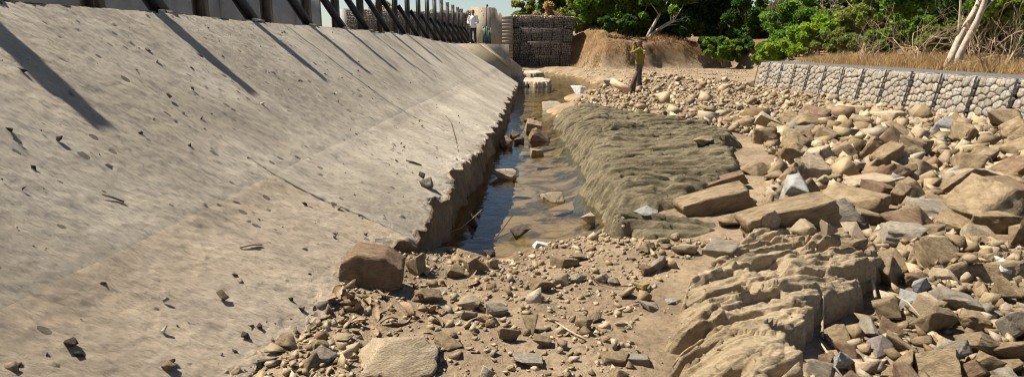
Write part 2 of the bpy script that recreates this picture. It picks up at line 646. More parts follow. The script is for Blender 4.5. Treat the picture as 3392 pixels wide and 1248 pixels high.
LEDGES = {
    'shelf': ([(.50, 6.75), (.40, 7.5), (.45, 8.4), (.45, 9.4), (.45, 10.3), (.30, 12.3), (.16, 14.4), (.12, 15.7), (.6, 16.4), (1.5, 15.6), (2.3, 14.1), (3.1, 11.6),
               (3.6, 10.2), (3.0, 8.4), (2.6, 7.0), (1.75, 6.1), (1.05, 5.85), (.62, 6.25)], .07, -7, 1.0),
    'step': ([(.55, 5.72), (1.0, 5.62), (1.75, 5.5), (1.8, 5.0), (1.0, 4.95), (.62, 5.15)], .02, -6, .8),
    'outcrop': ([(.45, 2.1), (.62, 2.9), (.80, 3.5), (1.25, 4.15), (1.65, 4.55), (2.2, 4.50), (2.40, 4.05), (2.05, 3.5), (1.6, 3.1), (1.28, 2.7), (1.08, 2.1)], .18, 27, .8),
    'patch': ([(2.45, 3.75), (3.4, 3.75), (3.75, 4.4), (2.7, 4.65)], .17, 14, .7),
}


def strata(x, y, ang, k, seed, rel=1.35, big=1.0):
    """dipping beds broken off in ragged steps that face the viewer"""
    a = math.radians(ang)
    s = -x * math.sin(a) + y * math.cos(a)
    t = x * math.cos(a) + y * math.sin(a)
    h = 0
    for (tau, g, fs, ft, A, sd, st) in ((.10, .15, 1.0, .28, .14, 1, .14), (.046, .20, 2.4, .34, .05, 2, .20), (.020, .20, 5.5, 1.1, .022, 3, .35)):
        tau = tau * k
        E = A * k * fbm2(t * ft / k, s * fs / k, seed + sd * 7, 5, .55)
        q = (E + g * s) / tau + .10 * fbm2(t * 2.2 / k, s * 4 / k, seed + sd, 2)
        fr = q - np.floor(q)
        amp = np.clip(.55 + .9 * noise2(t * .5 / k, s * 1.6 / k, seed + sd * 31), .05, 1.3)
        h = h + (sstep(0, st, fr) - fr) * tau * amp * rel * (big if sd == 1 else 1)
        h = h + E * .16 * big
    pit = np.clip(fbm2(t * 1.4 / k, s * 6.0 / k, seed + 61, 3, .55) - .6, 0, 1)
    h = h - .22 * k * pit * big
    # loosened plates bounded by cross joints
    for (ft2, fs2, amp2, sd) in ((1.1, 3.6, .075 * big, 1), (3.0, 9.0, .042 if big == 1 else .026, 2)):
        ws = s * fs2 / k + .75 * fbm2(t * .8 * ft2 / k, s * 1.6 * ft2 / k, seed + 211 + sd, 3)
        wt = t * ft2 / k + .6 * fbm2(t * 1.3 * ft2 / k, s * 1.5 * ft2 / k, seed + 201 + sd, 3) + .5 * np.floor(ws)
        h = h + (_hash(np.floor(wt), np.floor(ws), 0 * ws, seed + 5 + sd) - .5) * amp2 * k
    return h + .007 * fbm2(t * 9, s * 22, seed + 55, 3, .65)


def ledge_h(key, x, y):
    poly, top, ang, k = LEDGES[key]
    d = sdf_poly(poly, x, y) + .10 * k * fbm2(x * 2.2, y * 2.2, 77, 4, .6)
    e = sstep(-.06, .10 if key != 'shelf' else .45, d)
    inner = top + strata(x, y, ang, k, 100 + len(key), 2.0 if key in ('shelf', 'step') else 1.5, .45 if key in ('shelf', 'step') else 1.0) + .05 * fbm2(x * .8, y * .8, 71, 3)
    if key == 'shelf':
        inner = inner - .30 * sstep(1.25, .15, x) + .10 * sstep(1.5, 3.2, x)
    if key == 'outcrop':
        inner = inner + .06 * sstep(.6, 1.6, x) - .16 * sstep(.95, .5, x)
    return np.where(d > -.1, -.6 + (inner + .6) * e, -9), d


def surf(x, y):
    x, y = np.broadcast_arrays(np.asarray(x, float), np.asarray(y, float))
    z = base_h(x, y)
    for key in LEDGES:
        P = np.array(LEDGES[key][0])
        m = (x > P[:, 0].min() - .3) & (x < P[:, 0].max() + .3) & (y > P[:, 1].min() - .3) & (y < P[:, 1].max() + .3)
        if m.any():
            z = z.copy()
            z[m] = np.maximum(z[m], ledge_h(key, x[m], y[m])[0])
    return z


def spaced(segs):
    r = [np.arange(a, b, s) for a, b, s in segs]
    return np.concatenate(r + [[segs[-1][1]]])


gx = spaced([(-300, -60, 30), (-60, -12, 4), (-12, -1.6, .6), (-1.6, 4.6, .034), (4.6, 9.6, .06), (9.6, 20, .35), (20, 60, 3), (60, 300, 30)])
gy = spaced([(-60, -6, 6), (-6, 2.0, .6), (2.0, 8.0, .033), (8, 14, .05), (14, 26, .09), (26, 48, .16), (48, 70, 1.2), (70, 400, 30)])
GX, GY = np.meshgrid(gx, gy, indexing='ij')
GZ = base_h(GX, GY)
me = mesh_np('ground', np.stack([GX, GY, GZ], -1).reshape(-1, 3), grid_faces(len(gx), len(gy))[:, ::-1], True)
obj('ground', me, M['ground'], kind='structure', label='brown silt and gravel of the dry river bed and its banks')

# stream
me = mesh_np('water', [(-1.5, 4.6, WATER_Z), (4.6, 4.6, WATER_Z), (4.6, 45.2, WATER_Z), (-3.5, 45.2, WATER_Z), (-3.5, 29, WATER_Z), (-1.5, 29, WATER_Z)], np.array([[0, 1, 2, 3, 4, 5]]))
obj('water', me, M['water'], kind='structure', label='shallow clear stream pooled along the foot of the dam')

# bedrock
LNAMES = {'shelf': ('rock_ledge', 'wide dark layered bedrock shelf sloping into the stream', 'ledge', .022, .013),
          'step': ('rock_ledge', 'small low layered bedrock step between the stream end and big loose slabs', 'ledge', .014, .014),
          'outcrop': ('rock_outcrop', 'large tan layered bedrock outcrop bulging from the gravel near the bottom edge', 'outcrop', .012, .007),
          'patch': ('rock_outcrop', 'low tan layered bedrock patch amid the loose rocks beside the larger outcrop', 'outcrop', .016, .014)}
for key, (nm, lab, mt, sx, sy) in LNAMES.items():
    P = np.array(LEDGES[key][0])
    aa = math.radians(LEDGES[key][2])
    Pt, Ps = P[:, 0] * math.cos(aa) + P[:, 1] * math.sin(aa), -P[:, 0] * math.sin(aa) + P[:, 1] * math.cos(aa)
    Tg, Sg = np.meshgrid(np.arange(Pt.min() - .25, Pt.max() + .25, sx), np.arange(Ps.min() - .25, Ps.max() + .25, sy), indexing='ij')
    X, Y = Tg * math.cos(aa) - Sg * math.sin(aa), Tg * math.sin(aa) + Sg * math.cos(aa)
    Z, D = ledge_h(key, X, Y)
    Z = np.maximum(Z, -.7)
    # undercut the bed fronts: push faces towards the viewer where they overhang
    Fq = grid_faces(*X.shape)[:, ::-1]
    keep = (D.ravel()[Fq] > -.09).all(1)
    Yo = Y - np.clip((Z - .05), 0, .5) * .18
    me = mesh_np(nm, np.stack([X, Yo, Z], -1).reshape(-1, 3), Fq[keep], True)
    bm = bmesh.new()
    bm.from_mesh(me)
    bmesh.ops.delete(bm, geom=[v for v in bm.verts if not v.link_faces], context='VERTS')
    bm.to_mesh(me)
    bm.free()
    obj(nm, me, M[mt], label=lab, cat='rock')

# ------------------------------------------------------------------ the dam
CREASE, CREST = 2.05, 3.78


def toe_d(y):
    return np.interp(y, [2, 4.1, 5, 6.8, 10, 16, 27.5], [1.12, 1.0, .92, .86, .77, .82, .93])


def toe_z(y):
    return np.interp(y, [2, 6.8, 10, 16, 27.5], [.10, .10, .08, .0, -.12])


def crest_z(y):
    return 1.905 - .245 * sstep(15, 28.5, y)


def prof(s, y):
    """s: 0 toe .. 1 crease .. 2 crest -> D, z"""
    td, cz = toe_d(y), crest_z(y)
    zc = .60 - .03 * sstep(15, 28, y)
    D = np.where(s < 1, td + (CREASE - td) * s, CREASE + (CREST - CREASE) * (s - 1))
    z = np.where(s < 1, toe_z(y) + (zc - toe_z(y)) * s, zc + (cz - zc) * (s - 1))
    z = z + .025 * np.exp(-((s - 1) / .10) ** 2)
    z = z - .05 * sstep(1.93, 2.0, s) * 0
    return D, z


dam = obj('dam_spillway', None, label='long sloping pale concrete spillway face of the dam', cat='dam', loc=(0, 0, 0))
JOINTS = [-4.6, -.05, 4.5, 9.05, 13.6, 18.15, 22.7, 28.3]
pit_rng = np.random.default_rng(5)


def slab(y0, y1, s0, s1, dy, ds, mat, npit, seed):
    ny = max(8, int((y1 - y0) / dy))
    L = 1.35 if s0 == 0 else 2.15
    ns = max(8, int(L / ds))
    ys = np.linspace(y0 + .004, y1 - .004, ny)
    ss = np.linspace(s0, s1, ns)
    Y, S = np.meshgrid(ys, ss, indexing='ij')
    Dv, Zv = prof(S, Y)
    sl = S * 1.0
    U = np.where(S < 1, S * 1.33, 1.33 + (S - 1) * 2.15)
    h = .014 * fbm2(Y * .9, U * .7, seed % 3 + 1, 3) + .006 * fbm2(Y * 6, U * 2.2, 9, 4, .6)
    h = h + .0045 * fbm2(Y * 22, U * 11, 19, 3, .6)
    # ragged pits where aggregate has come out, and lumps of grit
    if npit:
        py = pit_rng.uniform(y0, y1, npit)
        pu = pit_rng.uniform(U.min(), U.max(), npit)
        dens = noise2(py * .8, pu * .8, 15)
        for a, b, q in zip(py, pu, dens):
            if q < -.15 and pit_rng.random() < .7:
                continue
            r = .007 + .010 * pit_rng.random() ** 2.0
            i0, i1 = np.searchsorted(ys, [a - 4 * r, a + 4 * r])
            uu = U[0]
            j0, j1 = np.searchsorted(uu, [b - 5 * r, b + 5 * r])
            if i1 - i0 < 2 or j1 - j0 < 2:
                continue
            yy, ux = (Y[i0:i1, j0:j1] - a), (U[i0:i1, j0:j1] - b)
            ang = pit_rng.uniform(-.5, .9)
            e = np.hypot((yy * math.cos(ang) + ux * math.sin(ang)) / r, (ux * math.cos(ang) - yy * math.sin(ang)) / (r * pit_rng.uniform(1.2, 2.6)))
            sign = -1 if pit_rng.random() < .62 else .8
            h[i0:i1, j0:j1] += sign * r * 1.5 * sstep(1.25, .55, e)
    # worn arrises at the joints
    edge = np.minimum(Y - y0, y1 - Y)
    h = h - .007 * np.exp(-(edge / .014) ** 2) * (.5 + .5 * noise2(U * 9, y0 + 0 * U, 3))
    # normal of the profile
    k = np.where(S < 1, .72 / (CREASE - .95), 1.33 / (CREST - CREASE))
    nxn, nzn = k / np.sqrt(1 + k * k), 1 / np.sqrt(1 + k * k)
    X = -Dv + h * nxn
    Z = Zv + h * nzn
    if s0 == 0:      # broken lower edge: bites eaten out of it
        bite = .05 + .075 * fbm2(Y * 2.2, U * 2.5, 5, 4, .6) + .012 * fbm2(Y * 17, U * 17, 6, 2)
        bite = np.clip(bite, -.02, .2)
        w = np.clip(1 - S / .28, 0, 1)
        X = X - bite * w
        Z = Z + bite * w * .6
        Z = Z - .035 * np.clip(fbm2(Y * 9, U * 9, 44, 3, .6), -.2, 1) * sstep(.14, .0, S)
        # front face below the broken edge
        nf = max(6, int(.75 / max(ds, .022)))
        dz = np.linspace(0, .95, nf)[1:]
        YF = np.repeat(ys[:, None], nf - 1, 1)
        w_ = max(3, int(.25 / dy)) | 1
        xs_ = np.convolve(np.pad(X[:, 0], w_ // 2, 'edge'), np.ones(w_) / w_, 'valid')[:, None]
        bl_ = sstep(.0, .12, dz)[None]
        XF = X[:, :1] * (1 - bl_) + xs_ * bl_ - .05 * sstep(0, .05, dz)[None] + .05 * sstep(.05, .5, dz)[None] + .03 * fbm2(YF * 6, dz[None] * 6, 47, 5, .65) * sstep(0, .06, dz)[None] + .04 * noise2(YF * 1.3, dz[None] * 1.5, 48) * sstep(.05, .3, dz)[None]
        ZF = Z[:, :1] - dz[None]
        X = np.concatenate([XF[:, ::-1], X], 1)
        Z = np.concatenate([ZF[:, ::-1], Z], 1)
        Y = np.concatenate([YF[:, ::-1], Y], 1)
    def sheet(nm, X, Y, Z, mt):
        n0, n1 = X.shape
        top = np.stack([X, Y, Z], -1).reshape(-1, 3)
        V, Q, base = [top], [grid_faces(n0, n1)[:, ::-1]], len(top)
        for row in (0, n0 - 1):      # thickness at the joints
            V.append(top[row * n1:(row + 1) * n1] - np.array([.25, 0, .25]))
            a, b = row * n1 + np.arange(n1 - 1), base + np.arange(n1 - 1)
            Q.append(np.stack([a, a + 1, b + 1, b], 1))
            base += n1
        return obj(nm, mesh_np(nm, np.concatenate(V), np.concatenate(Q), True), M[mt], dam)

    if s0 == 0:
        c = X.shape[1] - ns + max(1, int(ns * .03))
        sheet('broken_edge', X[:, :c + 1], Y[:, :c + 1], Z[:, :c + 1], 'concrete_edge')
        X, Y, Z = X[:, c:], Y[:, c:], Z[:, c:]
    return sheet('concrete_slab', X, Y, Z, mat)


res = {0: (.05, .05, 0), 1: (.012, .012, 40), 2: (.018, .017, 60), 3: (.03, .025, 0), 4: (.05, .04, 0), 5: (.06, .05, 0), 6: (.06, .05, 0)}
for i in range(7):
    dy, ds, npit = res[i]
    slab(JOINTS[i], JOINTS[i + 1], 0.0, .9999, dy, ds, 'concrete_tan' if i < 2 else 'concrete', npit, i)
    slab(JOINTS[i], JOINTS[i + 1], 1.0001, 2.0, dy, ds, 'concrete', int(npit * 1.2), i)
# crest cap behind the slab edge
cy = np.arange(-4.6, 28.31, .12)
czv = crest_z(cy) + .012 * fbm2(cy * 2.2, 0 * cy, 8, 3)
V, n = [], len(cy)
for D, dz in ((CREST - .005, -.004), (CREST + .12, .0), (5.35, .0), (5.35, -1.6)):
    V.append(np.stack([np.full(n, -D), cy, czv + dz], 1))
V = np.concatenate(V)
Q = np.concatenate([np.stack([np.arange(n - 1) + k * n, np.arange(n - 1) + 1 + k * n, np.arange(n - 1) + 1 + (k + 1) * n, np.arange(n - 1) + (k + 1) * n], 1) for k in range(3)])
obj('crest_slab', mesh_np('crest_slab', V, Q, False), M['concrete'], dam)

# end wall of the spillway with its sloping wing, seen beyond the last bay
y0 = 28.35
mb = MB()
wing = [(-CREST - .1, 1.665), (-2.72, 1.665), (-1.33, .62), (-1.33, -.5), (-1.0, -.8), (-5.5, -.8), (-5.5, 1.665)]
wing = [(-5.5, 1.665), (-2.72, 1.665), (-1.36, .62), (-1.36, -.9), (-5.5, -.9)]
mb.prism(wing, 1, y0, y0 + .45)
wall_end = obj('wing_wall', None, label='brown concrete wing wall stepping down at the far end of the spillway', cat='wall', loc=(0, 0, 0))
obj('wall_body', mb.mesh('wall_body'), M['concrete_far'], wall_end)
mb = MB()
mb.prism([(-2.78, 1.668), (-2.62, 1.668), (-1.30, .655), (-1.30, .56), (-1.42, .60), (-2.74, 1.60)], 1, y0 - .06, y0 + .55)
obj('coping', mb.mesh('coping'), M['concrete_far'], wall_end)
# second, lower wing beyond it
mb = MB()
mb.prism([(-2.9, 1.5), (-2.2, 1.45), (-.95, .42), (-.95, -.9), (-2.9, -.9)], 1, y0 + 4.2, y0 + 4.6)
obj('wing_wall', mb.mesh('wing_wall'), M['concrete_far'], label='second darker sloping wing wall behind the spillway end', cat='wall')
# platform behind the wing
mb = MB()
mb.box((-3.7, y0 + 4.7, .5), (3.6, 8.5, 2.3))
obj('platform', mb.mesh('platform'), M['concrete_far'], label='flat concrete platform carrying the green gate at the dam end', cat='platform')

# broken slab lying in the water beyond the toe
def rough_slab(name, poly, ztop, th, mat, label, cat='slab'):
    P = np.array(poly)
    X, Y = np.meshgrid(np.arange(P[:, 0].min() - .1, P[:, 0].max() + .1, .04), np.arange(P[:, 1].min() - .1, P[:, 1].max() + .1, .06), indexing='ij')
    d = sdf_poly(poly, X, Y) + .17 * fbm2(X * 2.6, Y * 1.6, 12, 4, .6)
    Z = ztop + .03 * fbm2(X * 2, Y * 2, 13, 3) - th * sstep(.08, -.05, d)
    Fq = grid_faces(*X.shape)[:, ::-1]
    keep = (d.ravel()[Fq] > -.09).all(1)
    me = mesh_np(name, np.stack([X, Y, Z], -1).reshape(-1, 3), Fq[keep], True)
    return obj(name, me, M[mat], label=label, cat=cat)


rough_slab('concrete_slab_fragment', [(-1.1, 28.9), (-.2, 28.6), (.42, 29.2), (.55, 31.6), (-.1, 32.6), (-1.2, 32.4)], -.06, .6, 'concrete_far', 'broken pale concrete slab lying at the pool edge below the wing wall')
rough_slab('concrete_slab_fragment', [(-1.2, 33.2), (-.3, 33.0), (.2, 34.4), (.1, 37.5), (-1.2, 38)], .12, .7, 'concrete_far', 'tilted tan concrete slab behind the broken one, below the far gabions')

# ------------------------------------------------------------------ braced steel posts
POST_D, FOOT_D = 4.62, 3.86


def ibeam(mb, p0, p1, w, d, tf, side):
    """I section along p0->p1; `side` = flange normal"""
    p0, p1 = np.array(p0, float), np.array(p1, float)
    ax = (p1 - p0) / np.linalg.norm(p1 - p0)
    s = np.array(side, float)
    s -= ax * (s @ ax)
    s /= np.linalg.norm(s)
    t = np.cross(ax, s)
    Mx = np.stack([t, s, ax], 1)
    c, L = (p0 + p1) / 2, np.linalg.norm(p1 - p0)
    mb.box(c + s * (d / 2 - tf / 2), (w, tf, L), M=Mx)
    mb.box(c - s * (d / 2 - tf / 2), (w, tf, L), M=Mx)
    mb.box(c, (tf, d - 2 * tf, L), M=Mx)


mb = MB()
ibeam(mb, (0, 0, -.05), (0, 0, 2.0), .15, .15, .016, (1, 0, 0))
post_me = mb.mesh('post')
mb = MB()
ibeam(mb, (POST_D - FOOT_D - .02, 0, -.02), (.10, 0, .98), .14, .12, .014, (1, 0, 1))
brace_me = mb.mesh('brace')
mb = MB()
for k in range(26):
    a, r = rng.uniform(0, 6.28), rng.uniform(0, .16)
    mb.box((POST_D - FOOT_D - .03 + r * math.cos(a) * .7, r * math.sin(a) * 1.3, .012), rng.uniform(.02, .07, 3), rng.uniform(0, 3))
mortar_me = mb.mesh('mortar_pad')
post_y = [2.1, 4.2, 6.3, 8.35, 10.4, 12.2, 13.95, 15.9, 17.8, 19.75, 21.6, 23.55, 25.4, 27.2, 29.1, 31.0, 32.9, 34.8, 36.5]
ORD = ['first', 'second', 'third', 'fourth', 'fifth', 'sixth', 'seventh', 'eighth', 'ninth', 'tenth', 'eleventh', 'twelfth', 'thirteenth', 'fourteenth', 'fifteenth', 'sixteenth',
       'seventeenth', 'eighteenth', 'nineteenth']
post_y = [y for y in post_y if y > 2.0]
for i, y in enumerate(post_y):
    z = float(crest_z(min(y, 28.5)))
    t = obj('braced_post', None, label='dark braced steel post on the dam crest, %s counted from the left of the row' % ORD[i], cat='steel post', group='braced steel posts along the dam crest',
            loc=(-POST_D, y, z))
    obj('post', post_me, M['steel'], t)
    obj('brace', brace_me, M['steel'], t)
    obj('mortar_pad', mortar_me, M['concrete'], t)

# grey retaining wall behind the posts, near end
t = obj('retaining_wall', None, label='plain grey rendered wall behind the steel posts at the left', cat='wall')
mb = MB()
yy = np.arange(1.0, 21.5, 2.05)
for k in range(len(yy) - 1):
    mb = MB()
    mb.box((-7.1, (yy[k] + yy[k + 1]) / 2, 2.1), (.35, 2.03, 2.4))
    obj('wall_panel', mb.mesh('wall_panel'), M['greywall'], t)
for k in range(len(yy)):
    mb = MB()
    mb.box((-7.08, yy[k], 2.1), (.37, .012, 2.38))
    obj('joint_filler', mb.mesh('joint_filler'), M['greywall'], t)

# ------------------------------------------------------------------ stones
_ico = {}


def ico(sub):
    if sub not in _ico:
        bm = bmesh.new()
        bmesh.ops.create_icosphere(bm, subdivisions=sub, radius=1)
        V = np.array([v.co[:] for v in bm.verts])
        Fc = np.array([[v.index for v in f.verts] for f in bm.faces])
        bm.free()
        _ico[sub] = (V, Fc)
    return _ico[sub]


def hull(P):
    bm = bmesh.new()
    for p in P:
        bm.verts.new(p)
    g = bmesh.ops.convex_hull(bm, input=bm.verts)
    bmesh.ops.delete(bm, geom=[v for v in bm.verts if not v.link_faces], context='VERTS')
    bm.verts.index_update()
    bm.normal_update()
    V = np.array([v.co[:] for v in bm.verts])
    Fc = np.array([[v.index for v in f.verts] for f in bm.faces])
    N = np.array([f.normal[:] for f in bm.faces])
    D = np.array([f.normal.dot(f.verts[0].co) for f in bm.faces])
    bm.free()
    s_ = np.sign(D)
    return V, np.where((s_ < 0)[:, None], Fc[:, ::-1], Fc), N * s_[:, None], D * s_


def split_faces(V, Fc, n):
    """each flat face cut into n*n small triangles, so that edges stay sharp"""
    bar = [(i / n, j / n) for i in range(n + 1) for j in range(n + 1 - i)]
    idx = {q: k for k, q in enumerate([(i, j) for i in range(n + 1) for j in range(n + 1 - i)])}
    tri = []
    for i in range(n):
        for j in range(n - i):
            tri.append((idx[i, j], idx[i + 1, j], idx[i, j + 1]))
            if j < n - i - 1:
                tri.append((idx[i + 1, j], idx[i + 1, j + 1], idx[i, j + 1]))
    B = np.array([(1 - u - v, u, v) for u, v in bar])
    W = np.einsum('kb,fbc->fkc', B, V[Fc]).reshape(-1, 3)
    T = (np.array(tri)[None] + (np.arange(len(Fc)) * len(B))[:, None, None]).reshape(-1, 3)
    key = np.round(W * 1e5).astype(np.int64)
    _, first, inv = np.unique(key, axis=0, return_index=True, return_inverse=True)
    return W[first], inv.reshape(-1)[T]


def rock_shape(sub, seed, pts=11, slabby=0.0, rough=.03, corner=.55, given=None):
    """a stone broken along flat fracture faces: the hull of a few scattered corners"""
    r = np.random.default_rng(seed)
    P = r.uniform(-1, 1, (pts, 3))
    P = np.sign(P) * np.abs(P) ** corner
    if not slabby:
        P = P @ np.array(Matrix.Rotation(r.uniform(0, 6.28), 3, Vector(r.normal(size=3))))
    if given is not None:
        P = np.array(given, float)
    P = P - P.mean(0)
    V, Fc, N, D = hull(P)
    if sub:
        V, Fc = split_faces(V, Fc, {2: 3, 3: 5, 4: 8}[sub])
        V = V * (1 + rough * fbm3(V, 2.4, seed, 3, .55))[:, None]
        if sub > 2:
            V = V + (rough * .4) * np.stack([fbm3(V, 9, seed + 9 + c, 2, .6) for c in range(3)], 1)
        if slabby:
            zl = V[:, 2] * 5 + .6 * noise3(V[:, 0] * 2, V[:, 1] * 2, V[:, 2] * 2, seed)
            st = noise3(0 * zl, 0 * zl, np.floor(zl) * 1.7 + .3, seed + 4)
            V[:, :2] *= (1 + .06 * st)[:, None]
    V = V - (V.max(0) + V.min(0)) / 2
    V = V / ((V.max(0) - V.min(0)) / 2)
    return V, Fc


def rock_mesh(name, sub, seed, **k):
    V, Fc = rock_shape(sub, seed, **k)
    return mesh_np(name, V, Fc, False)


ROCKS = {}
for mt in ('tan', 'brown', 'grey', 'blue', 'pale', 'white', 'purple', 'yellow', 'dark'):
    ROCKS[mt] = {}
_rk = {}
CUSTOM = {('block', 1): [(-.85, -1, -.2), (-.7, -1, -.9), (.3, -1, -1), (.95, -1, -.6), (.98, -1, .15), (.5, -1, .8), (-.3, -.9, .85), (-.8, -.9, .45), (-.9, .9, .3), (-.5, 1, 1), (.4, 1, .85), (.9, 1, .3), (.8, .9, -.8), (-.8, .9, -.8)],
          ('lump', 1): [(-1, -1, -.9), (-.6, -1, -.2), (.2, -1, -.3), (.7, -1, -1), (1, -.4, -.3), (.95, .2, .2), (-.2, -.1, .95), (.25, .1, 1), (.6, .5, .7), (-.6, .6, .5), (-.9, .3, -.2), (.9, .9, -.5), (-.8, 1, -.8)]}


_cr = np.random.default_rng(3)
for _k in (4, 5, 6, 11, 12, 14):      # long split slabs: nearly box-shaped, ends broken off at a slant
    _p = np.array([(a, b, c) for a in (-1, 1) for b in (-1, 1) for c in (-1, 1)], float) * (1 - .22 * _cr.random((8, 3)))
    _p[:4, 0] += .30 * _cr.random(4)
    _p[4:, 0] -= .18 * _cr.random(4)
    CUSTOM[('slab', _k)] = np.concatenate([_p, [(-.3, -.95, .98), (.35, -1.0, .9), (.1, .98, 1.0)]])


def rock_data(kind, k, mt, sub=4):
    key = (kind, k, mt, sub)
    if key not in _rk:
        par = {'block': dict(pts=13, corner=.35, rough=.03), 'lump': dict(pts=18, corner=.7, rough=.06), 'slab': dict(pts=14, slabby=1, corner=.35, rough=.025),
               'wedge': dict(pts=7, corner=.6, rough=.02)}[kind]
        me = rock_mesh('rock', sub, hash((kind, k)) % 1000 if False else {'block': 10, 'lump': 200, 'slab': 300, 'wedge': 400}[kind] + k * 7, given=CUSTOM.get((kind, k)), **par)
        me.materials.append(M[mt])
        _rk[key] = me
    return _rk[key]


def place_rock(x, y, z, dims, kind, k, mt, label, rot=(0, 0, 0), group=None, sub=4, name='rock', cat='rock'):
    o = obj(name, rock_data(kind, k, mt, sub), None, label=label, cat=cat, group=group)
    o.location = (x, y, z)
    o.rotation_euler = rot
    o.scale = [d / 2 for d in dims]
    return o


taken = []      # x, y, r of what already lies there


def feature(px0, py0, px1, py1, kind, k, mt, label, rot=None, depth=.75, sink=.12, sub=4, tall=1.0, wet=False):
    """a hand-placed rock standing where the sight line to its foot meets the ground"""
    cx = (px0 + px1) / 2
    fn = (lambda a, b: np.maximum(surf(a, b), WATER_Z)) if wet else surf
    x, y, z, t = hit(cx, py1 - (py1 - py0) * .12, fn)
    W = (px1 - px0) * t / FPX
    Dp = W * depth
    el = math.atan2(EYE - z, y)
    H = max(.28 * W, ((py1 - py0) * t / FPX - Dp * math.sin(el) * .8) / math.cos(el)) * tall
    yc = y + Dp * .38
    zg = float(fn(np.array([x]), np.array([yc]))[0])
    zg = min(zg, z + .05)
    if wet:
        H, sink = H * 1.5, .36
    o = place_rock(x * yc / y, yc, zg + H * (.5 - sink), (W * 1.05, Dp, H * 1.1), kind, k, mt, label, rot or (0, 0, 0), sub=sub)
    taken.append((x * yc / y, yc, max(W, Dp) * .45))
    return o


